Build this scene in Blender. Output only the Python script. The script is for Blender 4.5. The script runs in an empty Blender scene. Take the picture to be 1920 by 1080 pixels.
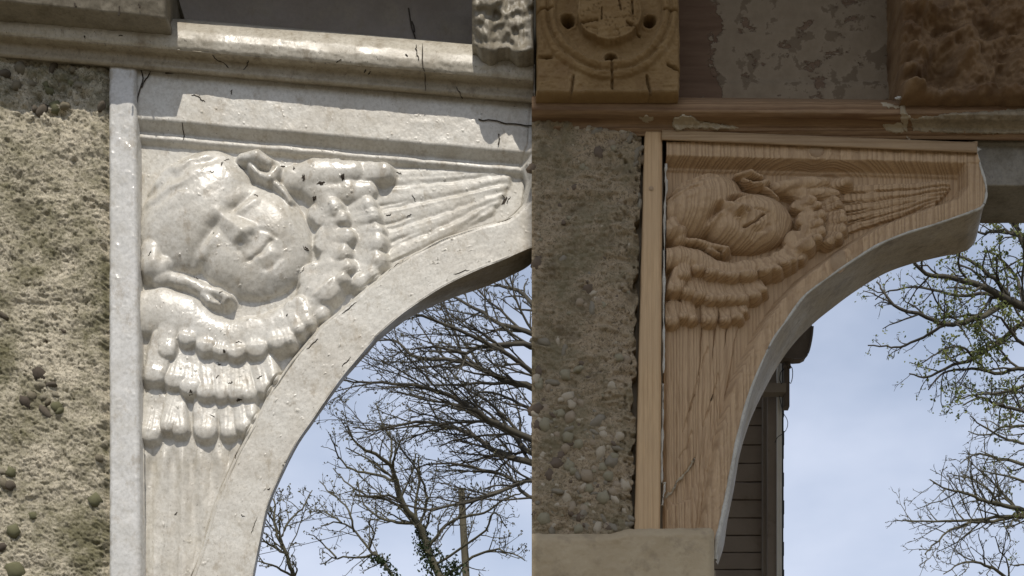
import bpy, math, random
import numpy as np
from mathutils import Vector

S = bpy.context.scene
COL = S.collection
rad = math.radians

# ------------------------------------------------------------------ camera, sky, sun, exposure
D, CZ, VX, VY = 3.0, 1.6, 997.0, 2000.0        # viewing distance, eye height, foot of the view axis on the facade
SUN_EL = 52.0
cam = bpy.data.cameras.new('camera'); co = bpy.data.objects.new('camera', cam); COL.objects.link(co)
co.location = ((VX - 960) * .001, -D, CZ); co.rotation_euler = (rad(90), 0, 0)
cam.sensor_width = 36; cam.lens = 36 * D / 1.92
cam.shift_x = (960 - VX) / 1920; cam.shift_y = (VY - 540) / 1920
cam.clip_start = .05; cam.clip_end = 3000
S.camera = co

W = bpy.data.worlds.new('World'); S.world = W; W.use_nodes = True
wn, wl = W.node_tree.nodes, W.node_tree.links
wn.clear()
w_out = wn.new('ShaderNodeOutputWorld'); w_bg = wn.new('ShaderNodeBackground')
w_sky = wn.new('ShaderNodeTexSky'); w_sky.sky_type = 'NISHITA'; w_sky.sun_disc = False
w_sky.sun_elevation = rad(SUN_EL); w_sky.sun_rotation = rad(180)
w_sky.air_density = 1.0; w_sky.dust_density = 1.5; w_sky.ozone_density = 1.2
w_tc = wn.new('ShaderNodeTexCoord'); w_map = wn.new('ShaderNodeMapping')
w_map.inputs['Scale'].default_value = (1.6, 1.6, 3.2); w_map.inputs['Location'].default_value = (.35, .2, .1)
w_n = wn.new('ShaderNodeTexNoise'); w_n.inputs['Scale'].default_value = 2.6; w_n.inputs['Detail'].default_value = 5
w_n.inputs['Roughness'].default_value = .5
w_r = wn.new('ShaderNodeValToRGB'); w_r.color_ramp.elements[0].position = .36; w_r.color_ramp.elements[1].position = .70
w_r.color_ramp.elements[0].color = (.36, .36, .36, 1); w_r.color_ramp.elements[1].color = (.95, .95, .95, 1)
w_mix = wn.new('ShaderNodeMix'); w_mix.data_type = 'RGBA'
CLOUD = (6.0, 6.55, 7.9, 1)
wl.new(w_tc.outputs['Generated'], w_map.inputs['Vector']); wl.new(w_map.outputs[0], w_n.inputs['Vector'])
wl.new(w_n.outputs['Fac'], w_r.inputs['Fac']); wl.new(w_r.outputs['Color'], w_mix.inputs['Factor'])
wl.new(w_sky.outputs[0], w_mix.inputs['A']); w_mix.inputs['B'].default_value = CLOUD
wl.new(w_mix.outputs['Result'], w_bg.inputs['Color']); w_bg.inputs['Strength'].default_value = .12
wl.new(w_bg.outputs[0], w_out.inputs['Surface'])

sl = bpy.data.lights.new('sun', 'SUN'); sl.energy = 3.5; sl.angle = rad(.5); sl.color = (1, .94, .85)
so = bpy.data.objects.new('sun', sl); COL.objects.link(so); so.rotation_euler = (rad(90 - SUN_EL), 0, 0); so.location = (0, -6, 9)
S.view_settings.view_transform = 'Standard'; S.view_settings.look = 'None'
S.view_settings.exposure = 0; S.view_settings.gamma = 1; S.view_settings.use_curve_mapping = False

# ------------------------------------------------------------------ helpers
rng = np.random.default_rng(7); random.seed(7)

def P(px, py, y=0.0):
    """world point at depth y behind the facade plane (metres)"""
    k = (D + np.asarray(y, float)) / D
    X = (VX - 960) * .001 + (np.asarray(px, float) - VX) * .001 * k
    Z = CZ + (VY - np.asarray(py, float)) * .001 * k
    return np.stack(np.broadcast_arrays(X, np.asarray(y, float), Z), -1)

def comp(p, y):
    """facade-plane coordinate of something traced at depth y"""
    k = (D + y) / D
    return np.array([VX + (p[0] - VX) * k, VY + (p[1] - VY) * k])

def _h(xi, yi, s):
    h = (xi.astype(np.int64) * 374761393 + yi.astype(np.int64) * 668265263 + s * 1274126177) & 0xffffffff
    h = ((h ^ (h >> 13)) * 1274126177) & 0xffffffff
    h = (h ^ (h >> 16)) & 0xffff
    return h / 65535.0

def vn(x, y, s=0):
    xi = np.floor(x); yi = np.floor(y); fx = x - xi; fy = y - yi
    fx = fx * fx * fx * (fx * (fx * 6 - 15) + 10); fy = fy * fy * fy * (fy * (fy * 6 - 15) + 10)
    a = _h(xi, yi, s); b = _h(xi + 1, yi, s); c = _h(xi, yi + 1, s); d = _h(xi + 1, yi + 1, s)
    return (a + (b - a) * fx) * (1 - fy) + (c + (d - c) * fx) * fy - .5

def fbm(x, y, o=4, s=0, g=.5):
    r = 0; a = 1.0; f = 1.0
    for i in range(o):
        r = r + a * vn(x * f + 17.3 * i, y * f - 9.1 * i, s + i); a *= g; f *= 2.03
    return r

def sstep(a, b, x):
    t = np.clip((x - a) / (b - a), 0, 1); return t * t * (3 - 2 * t)

def gauss(x, y, cx, cy, sa, sb=None, ang=0.0):
    sb = sb or sa; c, s = math.cos(rad(ang)), math.sin(rad(ang))
    u = (x - cx) * c + (y - cy) * s; v = -(x - cx) * s + (y - cy) * c
    return np.exp(-.5 * ((u / sa) ** 2 + (v / sb) ** 2))

def smax(a, b, k):
    if k <= 0: return np.maximum(a, b)
    h = np.maximum(k - np.abs(a - b), 0) / k
    return np.maximum(a, b) + h * h * k * .25

def mesh_np(name, V, F, normals=None, smooth=True):
    """mesh from numpy arrays; F is (n,4) or (n,3), or a list of such arrays"""
    Fs = F if isinstance(F, list) else [F]
    Fs = [np.asarray(f, np.int32) for f in Fs if len(f)]
    m = bpy.data.meshes.new(name); V = np.ascontiguousarray(V, np.float32)
    m.vertices.add(len(V)); m.vertices.foreach_set('co', V.ravel())
    loops = np.concatenate([f.ravel() for f in Fs]); tot = np.concatenate([np.full(len(f), f.shape[1], np.int32) for f in Fs])
    st = np.concatenate([[0], np.cumsum(tot)[:-1]]).astype(np.int32)
    m.loops.add(len(loops)); m.loops.foreach_set('vertex_index', loops)
    m.polygons.add(len(tot)); m.polygons.foreach_set('loop_start', st); m.polygons.foreach_set('loop_total', tot)
    m.update(calc_edges=True); m.validate()
    m.polygons.foreach_set('use_smooth', np.full(len(tot), smooth, bool))
    if normals is not None:
        m.normals_split_custom_set_from_vertices(normals.tolist())
    return m

def link(name, mesh, mat, parent=None, kind=None, label=None):
    o = bpy.data.objects.new(name, mesh); COL.objects.link(o)
    if mat and not mesh.materials: mesh.materials.append(mat)
    if parent: o.parent = parent
    if kind: o['kind'] = kind
    if label: o['label'] = label
    return o

def thing(name, label, cat, loc, group=None):
    o = bpy.data.objects.new(name, None); COL.objects.link(o); o.location = loc; o.empty_display_size = .1
    o['label'] = label; o['category'] = cat
    if group: o['group'] = group
    return o

def tag(o, label, cat, group=None):
    o['label'] = label; o['category'] = cat
    if group: o['group'] = group
    return o

def rel(V, root):
    l = np.zeros(3); q = root
    while q is not None:
        l = l + np.array(q.location); q = q.parent
    return V - l

def part(name, V, F, mat, root=None, kind=None, label=None, normals=None, smooth=True):
    return link(name, mesh_np(name, rel(V, root) if root else V, F, normals, smooth), mat, root, kind, label)

def gridF(nr, nc):
    i = np.arange(nr - 1)[:, None] * nc + np.arange(nc - 1)[None, :]
    return np.stack([i, i + nc, i + nc + 1, i + 1], -1).reshape(-1, 4)   # normal towards -Y when rows go down, cols go right

def grid_normals(V):
    du = np.gradient(V, axis=1); dv = np.gradient(V, axis=0)
    n = np.cross(dv, du); n /= np.linalg.norm(n, axis=-1, keepdims=True) + 1e-12
    return n

def skirt(V, back):
    """close a grid sheet (nr,nc,3) back to depth `back`; returns verts, faces"""
    nr, nc = V.shape[:2]
    idx = np.concatenate([np.arange(nc), np.arange(1, nr) * nc + nc - 1, (nr - 1) * nc + np.arange(nc - 2, -1, -1), np.arange(nr - 2, 0, -1) * nc])
    b = V.reshape(-1, 3)[idx].copy(); b[:, 1] = back
    n0 = nr * nc; k = np.arange(len(idx)); k2 = (k + 1) % len(idx)
    F = np.stack([idx[k], idx[k2], n0 + k2, n0 + k], -1)
    return np.concatenate([V.reshape(-1, 3), b]), np.concatenate([gridF(nr, nc), F])

def box(x0, x1, y0, y1, z0, z1):
    V = np.array([[x, y, z] for z in (z0, z1) for y in (y0, y1) for x in (x0, x1)], float)
    F = np.array([[0, 2, 3, 1], [4, 5, 7, 6], [0, 1, 5, 4], [1, 3, 7, 5], [3, 2, 6, 7], [2, 0, 4, 6]])
    return V, F

def join(parts):
    V = []; F = []; n = 0
    for v, f in parts: V.append(v); F.append(np.asarray(f) + n); n += len(v)
    return np.concatenate(V), np.concatenate(F)

def cat_rom(pts, n):
    p = np.array(pts, float); p = np.vstack([2 * p[0] - p[1], p, 2 * p[-1] - p[-2]]); out = []
    t = np.linspace(0, len(pts) - 1 - 1e-6, n); i = t.astype(int); f = (t - i)[:, None]
    a, b, c, d = p[i], p[i + 1], p[i + 2], p[i + 3]
    return .5 * (2 * b + (c - a) * f + (2 * a - 5 * b + 4 * c - d) * f ** 2 + (3 * b - a - 3 * c + d) * f ** 3)

def tubes(paths, radii, ns=5, flat=1.0):
    """paths (N,k,3), radii (N,k) -> verts, quads"""
    A = np.asarray(paths, float); R = np.asarray(radii, float); N, k = A.shape[:2]
    T = np.gradient(A, axis=1); T /= np.linalg.norm(T, axis=-1, keepdims=True) + 1e-12
    up = np.where(np.abs(T[..., 2:3]) > .9, np.array([1.0, 0, 0]), np.array([0, 0, 1.0]))
    U = np.cross(T, up); U /= np.linalg.norm(U, axis=-1, keepdims=True) + 1e-12; B = np.cross(T, U)
    a = np.arange(ns) * 2 * np.pi / ns
    V = A[:, :, None] + R[:, :, None, None] * (np.cos(a)[:, None] * U[:, :, None] + flat * np.sin(a)[:, None] * B[:, :, None])
    b = (np.arange(N) * k * ns)[:, None, None]; j = (np.arange(k - 1) * ns)[None, :, None]; s = np.arange(ns)[None, None, :]; s2 = (s + 1) % ns
    F = np.stack([b + j + s, b + j + s2, b + j + ns + s2, b + j + ns + s], -1).reshape(-1, 4)
    return V.reshape(-1, 3), F

def tube(pts, r, ns=6, n=None, flat=1.0):
    p = cat_rom(pts, n) if n else np.asarray(pts, float)
    rr = np.interp(np.linspace(0, 1, len(p)), np.linspace(0, 1, len(np.atleast_1d(r))), np.atleast_1d(r)) if np.ndim(r) else np.full(len(p), r)
    return tubes(p[None], rr[None], ns, flat)

# ------------------------------------------------------------------ materials
class Mat:
    def __init__(s, name, rough=.6, spec=.4):
        s.m = bpy.data.materials.new(name); s.m.use_nodes = True
        s.n, s.l = s.m.node_tree.nodes, s.m.node_tree.links
        s.b = s.n['Principled BSDF']; s.b.inputs['Roughness'].default_value = rough
        s.b.inputs['Specular IOR Level'].default_value = spec
        s.tc = s.n.new('ShaderNodeTexCoord').outputs['Object']
    def mp(s, scale=(1, 1, 1), loc=(0, 0, 0), src=None):
        k = s.n.new('ShaderNodeMapping'); k.inputs['Scale'].default_value = scale; k.inputs['Location'].default_value = loc
        s.l.new(src or s.tc, k.inputs['Vector']); return k.outputs[0]
    def noise(s, scale, detail=5, rough=.6, v=None, dist=0):
        k = s.n.new('ShaderNodeTexNoise'); k.inputs['Scale'].default_value = scale; k.inputs['Detail'].default_value = detail
        k.inputs['Roughness'].default_value = rough; k.inputs['Distortion'].default_value = dist
        s.l.new(v or s.tc, k.inputs['Vector']); return k.outputs['Fac']
    def vor(s, scale, v=None, feat='F1'):
        k = s.n.new('ShaderNodeTexVoronoi'); k.inputs['Scale'].default_value = scale; k.feature = feat
        s.l.new(v or s.tc, k.inputs['Vector']); return k.outputs['Distance']
    def ramp(s, fac, stops):
        k = s.n.new('ShaderNodeValToRGB'); e = k.color_ramp.elements
        while len(e) < len(stops): e.new(.5)
        for q, (p, c) in zip(e, stops):
            q.position = p; q.color = (c, c, c, 1) if np.isscalar(c) else (*c, 1)
        s.l.new(fac, k.inputs['Fac']); return k.outputs['Color']
    def mix(s, f, a, b, mode='MIX'):
        k = s.n.new('ShaderNodeMix'); k.data_type = 'RGBA'; k.blend_type = mode
        for sock, v in (('Factor', f), ('A', a), ('B', b)):
            if isinstance(v, (int, float)): k.inputs[sock].default_value = v
            elif isinstance(v, tuple): k.inputs[sock].default_value = (*v, 1)
            else: s.l.new(v, k.inputs[sock])
        return k.outputs['Result']
    def math(s, op, a, b=None, c=None):
        k = s.n.new('ShaderNodeMath'); k.operation = op
        for i, v in enumerate((a, b, c)):
            if v is None: continue
            if isinstance(v, (int, float)): k.inputs[i].default_value = v
            else: s.l.new(v, k.inputs[i])
        return k.outputs[0]
    def col(s, c):
        if isinstance(c, tuple): s.b.inputs['Base Color'].default_value = (*c, 1)
        else: s.l.new(c, s.b.inputs['Base Color'])
    def rgh(s, c): s.l.new(c, s.b.inputs['Roughness'])
    def bump(s, h, dist=.002, st=.6):
        k = s.n.new('ShaderNodeBump'); k.inputs['Distance'].default_value = dist; k.inputs['Strength'].default_value = st
        s.l.new(h, k.inputs['Height'])
        prev = s.b.inputs['Normal'].links
        if prev: s.l.new(prev[0].from_socket, k.inputs['Normal'])
        s.l.new(k.outputs[0], s.b.inputs['Normal'])

def paint_mat(name, a, b, c, rough=(.2, .5), lump=.0012, speck=.72, coat=.0):
    m = Mat(name, .3, .5)
    base = m.ramp(m.noise(7, 8, .65), [(.35, a), (.66, b)])
    base = m.mix(m.ramp(m.noise(23, 6, .7), [(.5, 0), (.72, .75)]), base, c)
    base = m.mix(m.ramp(m.noise(150, 4, .7), [(.38, .30), (.55, 0)]), base, tuple(v * .62 for v in c))
    base = m.mix(m.ramp(m.noise(38, 6, .75, m.mp((1, 1, .6), (3, 7, 1))), [(.55, 0), (.66, .55)]), base, tuple(v * q for v, q in zip(c, (.72, .66, .58))))
    dark = m.ramp(m.noise(210, 3, .6), [(speck, 0), (speck + .03, .75)])
    base = m.mix(dark, base, (.09, .075, .055))
    m.col(base)
    m.rgh(m.ramp(m.noise(12, 5, .6), [(.35, rough[0]), (.68, rough[1])]))
    m.bump(m.noise(55, 4, .55), lump * 2, .5); m.bump(m.noise(380, 3, .6), .0005, .35)
    if coat: m.b.inputs['Coat Weight'].default_value = coat; m.b.inputs['Coat Roughness'].default_value = .12
    return m.m

M_white = paint_mat('gloss_white_paint', (.60, .58, .53), (.51, .48, .415), (.40, .36, .29), (.22, .48), .0007, .705)
M_white2 = paint_mat('aged_white_paint', (.58, .56, .505), (.49, .455, .39), (.39, .35, .275), (.3, .62), .0006, .685)
M_roll = paint_mat('weathered_cream_paint', (.50, .465, .39), (.40, .36, .285), (.26, .22, .155), (.28, .6), .0008, .66)
M_post = paint_mat('bright_gloss_paint', (.60, .59, .565), (.52, .51, .475), (.45, .425, .37), (.1, .3), .0012, .74)
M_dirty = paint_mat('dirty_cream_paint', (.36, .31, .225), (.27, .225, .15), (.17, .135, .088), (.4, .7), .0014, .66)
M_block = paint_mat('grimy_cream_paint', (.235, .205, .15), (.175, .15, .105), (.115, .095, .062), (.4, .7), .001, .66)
M_grey = paint_mat('dark_grey_paint', (.225, .19, .155), (.17, .14, .11), (.24, .205, .15), (.5, .7), .001, .70)  # dark grey base colour for the recessed frieze board
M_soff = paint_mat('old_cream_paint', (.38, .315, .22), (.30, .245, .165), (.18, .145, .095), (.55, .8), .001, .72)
M_edge = paint_mat('pale_paint_edge', (.56, .54, .47), (.47, .44, .36), (.36, .32, .25), (.5, .8), .001, .75)

def wood_mat(name, early, late, stain, xc, yc, spacing, along='z', knots=(), bump=.0016, rough=.7, wob=.010):
    m = Mat(name, rough, .25)
    st = (4.0, 4.0, .55) if along == 'z' else (.55, 4.0, 4.0)
    w1 = m.noise(1.6, 3, .5, m.mp(st)); w2 = m.noise(9, 3, .5, m.mp(st))
    sep = m.n.new('ShaderNodeSeparateXYZ'); m.l.new(m.tc, sep.inputs[0])
    a = sep.outputs['X'] if along == 'z' else sep.outputs['Z']
    dx = m.math('SUBTRACT', a, xc); dy = m.math('SUBTRACT', sep.outputs['Y'], yc)
    r = m.math('SQRT', m.math('ADD', m.math('MULTIPLY', dx, dx), m.math('MULTIPLY', dy, dy)))
    r = m.math('ADD', r, m.math('MULTIPLY', m.math('SUBTRACT', w1, .5), wob * 3))
    r = m.math('ADD', r, m.math('MULTIPLY', m.math('SUBTRACT', w2, .5), wob))
    for kx, kz, amp, sg in knots:
        kd = m.n.new('ShaderNodeVectorMath'); kd.operation = 'DISTANCE'
        cmb = m.n.new('ShaderNodeCombineXYZ'); m.l.new(sep.outputs['X'], cmb.inputs[0]); m.l.new(m.math('MULTIPLY', sep.outputs['Z'], .7), cmb.inputs[2])
        m.l.new(cmb.outputs[0], kd.inputs[0]); kd.inputs[1].default_value = (kx, 0, kz * .7)
        g = m.math('MULTIPLY', amp, m.math('EXPONENT', m.math('MULTIPLY', m.math('POWER', m.math('DIVIDE', kd.outputs['Value'], sg), 2.0), -1.0)))
        r = m.math('ADD', r, g)
    rs_ = m.math('DIVIDE', r, spacing)
    rs_ = m.math('ADD', rs_, m.math('MULTIPLY', m.math('SINE', m.math('MULTIPLY', rs_, 1.37)), .42))
    f = m.math('FRACT', rs_)
    ring = m.ramp(f, [(0, 0), (.45, .12), (.78, 1), (.9, .9), (1, 0)])
    fib = m.noise(30, 4, .6, m.mp((14, 14, .6) if along == 'z' else (.6, 14, 14)))
    c = m.mix(m.math('MULTIPLY', ring, m.ramp(m.noise(11, 4, .6), [(.3, .5), (.7, 1.0)])), early, late)
    c = m.mix(m.ramp(fib, [(.35, .35), (.6, 0)]), c, tuple(v * .62 for v in late))
    c = m.mix(m.ramp(m.noise(5, 6, .65), [(.45, 0), (.72, .8)]), c, stain)
    m.col(c)
    m.bump(m.math('ADD', ring, m.math('MULTIPLY', fib, .4)), bump, .6)
    return m.m

M_pine = None   # made with the wooden bracket (needs its origin)
M_post_wood = wood_mat('planed_pine', (.58, .40, .22), (.49, .32, .165), (.49, .34, .195), .9, .2, .012, bump=.0003, wob=.004)
M_beam_wood = wood_mat('weathered_beam_pine', (.29, .185, .10), (.15, .08, .04), (.18, .115, .065), 3.1, .22, .0075, along='x', bump=.001, wob=.003)
M_strip_wood = wood_mat('tan_strip_pine', (.40, .28, .16), (.30, .195, .10), (.30, .205, .12), 3.1, .22, .0085, along='x', bump=.0005, wob=.003)
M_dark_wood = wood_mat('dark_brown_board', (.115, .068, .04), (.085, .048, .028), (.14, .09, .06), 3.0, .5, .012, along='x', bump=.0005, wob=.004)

def flat_noise(name, stops, scale, rough=.85, bs=60, bd=.002, extra=None, detail=6):
    m = Mat(name, rough, .25)
    c = m.ramp(m.noise(scale, detail, .65), stops)
    if extra: c = m.mix(m.ramp(m.noise(extra[0], 5, .6), [(extra[1], 0), (extra[1] + .12, extra[3] if len(extra) > 3 else .85)]), c, extra[2])
    m.col(c); m.bump(m.noise(bs, 5, .65), bd, .7); return m.m

def render_mat(name, pale, mid, dark, green):
    m = Mat(name, .95, .15)
    c = m.ramp(m.noise(95, 6, .75, dist=.8), [(.3, mid), (.47, pale), (.7, tuple(v * 1.12 for v in pale))])
    c = m.mix(m.ramp(m.noise(170, 4, .7, dist=1.5), [(.5, 0), (.62, .8)]), c, dark)
    c = m.mix(m.ramp(m.noise(6.5, 7, .75), [(.44, 0), (.62, .85)]), c, green)
    c = m.mix(m.ramp(m.noise(17, 5, .7, m.mp(loc=(3, 1, 2))), [(.56, 0), (.68, .7)]), c, tuple(v * 1.5 for v in dark))
    m.col(c); m.bump(m.noise(420, 5, .75, dist=1.2), .0022, .9); return m.m
M_wallL = render_mat('lichened_lime_render', (.54, .485, .375), (.38, .34, .25), (.10, .09, .06), (.12, .112, .055))
M_wallR = render_mat('grey_brown_render', (.41, .32, .21), (.30, .23, .145), (.11, .085, .052), (.20, .17, .10))
M_plain = flat_noise('plain_render', [(.3, (.26, .22, .16)), (.7, (.34, .29, .21))], 8)
M_stone = flat_noise('buff_sandstone', [(.3, (.385, .30, .185)), (.7, (.47, .38, .245))], 9, .9, 70, .0035, (26, .54, (.30, .235, .15), .7))
M_ochre = flat_noise('ochre_stripped_wood', [(.3, (.19, .115, .045)), (.55, (.25, .16, .068)), (.75, (.31, .215, .105))], 14, .8, 95, .004, (9, .55, (.20, .12, .055), .7))
M_ochre2 = flat_noise('orange_stripped_wood', [(.3, (.14, .08, .038)), (.55, (.215, .135, .068)), (.75, (.30, .205, .115))], 13, .8, 75, .003, (9, .50, (.095, .055, .03), .7))
M_peel = flat_noise('peeling_putty_paint', [(.3, (.34, .28, .19)), (.7, (.44, .37, .26))], 30, .85, 90, .0018)
M_crack = flat_noise('crack_dark', [(.3, (.035, .027, .02)), (.7, (.06, .047, .033))], 40)
M_bark = flat_noise('grey_brown_bark', [(.3, (.045, .04, .03)), (.7, (.085, .075, .055))], 3, .9, 12, .01)
M_bark2 = flat_noise('mossy_bark', [(.3, (.06, .055, .035)), (.7, (.11, .10, .065))], 3, .9, 12, .01)
M_pole = flat_noise('weathered_pole_wood', [(.3, (.06, .052, .034)), (.7, (.10, .085, .055))], 5, .9, 20, .01)
M_wire = flat_noise('black_cable', [(.3, (.02, .02, .022)), (.7, (.03, .03, .03))], 5, .6, 20, .0005)
M_board = flat_noise('brown_stained_board', [(.3, (.21, .175, .145)), (.7, (.29, .245, .205))], 6, .75, 40, .0015, (14, .58, (.15, .11, .08), .6))
M_trim = flat_noise('dark_trim_paint', [(.3, (.2, .17, .14)), (.7, (.27, .235, .195))], 7, .6, 40, .001)
M_pale_trim = flat_noise('pale_grey_trim', [(.3, (.62, .60, .54)), (.7, (.74, .72, .66))], 9, .6, 40, .001)
M_slate = flat_noise('dark_slate', [(.3, (.03, .034, .04)), (.7, (.055, .06, .065))], 9, .6, 40, .001)
M_gutter = flat_noise('rust_brown_iron', [(.3, (.10, .082, .066)), (.7, (.16, .13, .105))], 12, .6, 60, .001, (22, .58, (.22, .19, .165), .7))
M_ground = flat_noise('pale_gravel', [(.3, (.11, .095, .07)), (.7, (.17, .15, .11))], 3, .95, 30, .01)

def leaf_mat(name, a, b, tr=.35):
    m = Mat(name, .55, .3)
    oi = m.n.new('ShaderNodeNewGeometry').outputs['Random Per Island']
    c = m.ramp(oi, [(.1, a), (.9, b)]); m.col(c)
    t = m.n.new('ShaderNodeBsdfTranslucent'); m.l.new(c, t.inputs['Color'])
    k = m.n.new('ShaderNodeMixShader'); k.inputs[0].default_value = tr
    m.l.new(m.b.outputs[0], k.inputs[1]); m.l.new(t.outputs[0], k.inputs[2])
    m.l.new(k.outputs[0], m.n['Material Output'].inputs['Surface']); return m.m
M_leaf = leaf_mat('young_leaf_green', (.10, .125, .03), (.20, .22, .065))
M_ivy = leaf_mat('ivy_leaf_green', (.018, .03, .01), (.04, .06, .02), .15)
M_bud = leaf_mat('brown_bud', (.07, .06, .035), (.12, .115, .06), .2)

PEB = []
for c in ((.26, .225, .165), (.34, .27, .185), (.46, .39, .285), (.30, .265, .175), (.16, .12, .085)):
    PEB.append(flat_noise('pebble_stone', [(.3, tuple(v * .8 for v in c)), (.7, tuple(v * 1.15 for v in c))], 45, .8, 180, .0012))

PEBL = []
for c in ((.12, .10, .075), (.19, .165, .115), (.23, .205, .15), (.15, .145, .08), (.085, .068, .052)):
    PEBL.append(flat_noise('dark_pebble_stone', [(.3, tuple(v * .75 for v in c)), (.7, tuple(v * 1.2 for v in c))], 60, .85, 180, .0014))
# ------------------------------------------------------------------ ground
gv, gf = box(-400, 400, -400, 600, -.5, 0)
o = part('ground', gv, gf, M_ground, kind='structure', smooth=False)

# ------------------------------------------------------------------ the carved cherub (heights in mm over the panel, in facade coordinates)
PANEL_Y = .028
class Prims:
    def __init__(s): s.L = []
    def add(s, label, f): s.L.append((label, f))

def feather_f(R, T, w, zr, zt, dome, cup=0.0, body=.12):
    R = np.array(R, float); T = np.array(T, float)
    R = comp(R, PANEL_Y - zr * .001); T = comp(T, PANEL_Y - zt * .001)
    d = T - R; L = np.linalg.norm(d); d = d / L; L2 = max(L - w, 1.0); ph0, ph1 = rng.uniform(0, 6.28, 2)
    def f(x, y):
        s = np.clip(((x - R[0]) * d[0] + (y - R[1]) * d[1]) / L2, 0, 1)
        ww = w * (1.03 - .05 * s)
        dd = np.hypot(x - (R[0] + d[0] * s * L2), y - (R[1] + d[1] * s * L2))
        q = dd / ww
        base = zr + (zt - zr) * s ** 1.5 + 2.6 * np.exp(-((s - .95) / .12) ** 2)
        lat = (x - R[0]) * -d[1] + (y - R[1]) * d[0]
        dm = dome * (body + (1 - body) * s ** 1.8)
        base = base + (.55 * np.cos(lat * .8 + ph0) + .6 * np.cos(lat * .42 + ph1)) * s * (1 - .6 * s) * 1.1 * np.clip(1.2 - q, 0, 1)
        return np.where(q < 1, base + dm * (np.sqrt(np.clip(1 - q * q, 0, 1)) - 1), base - dm - (dd - ww) * 2.6) - cup * np.exp(-(lat / 2.2) ** 2) * s
    return f

def chain_f(pts, rads, hs):
    """a soft tube along a polyline: half-width and crest height per point"""
    pts = [comp(np.array(p, float), PANEL_Y - h * .001) for p, h in zip(pts, hs)]
    def f(x, y):
        out = np.full_like(x, -99.0)
        for i in range(len(pts) - 1):
            a, b = pts[i], pts[i + 1]; d = b - a; l2 = d @ d
            s = np.clip(((x - a[0]) * d[0] + (y - a[1]) * d[1]) / l2, 0, 1)
            dd = np.hypot(x - a[0] - d[0] * s, y - a[1] - d[1] * s); w = rads[i] + (rads[i + 1] - rads[i]) * s; h = hs[i] + (hs[i + 1] - hs[i]) * s
            q = dd / w
            v = np.where(q < 1, h * (.35 + .65 * np.sqrt(np.clip(1 - q * q, 0, 1))), h * .35 - (dd - w) * 1.8)
            out = smax(out, v, 2.0)
        return out
    return f

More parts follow.
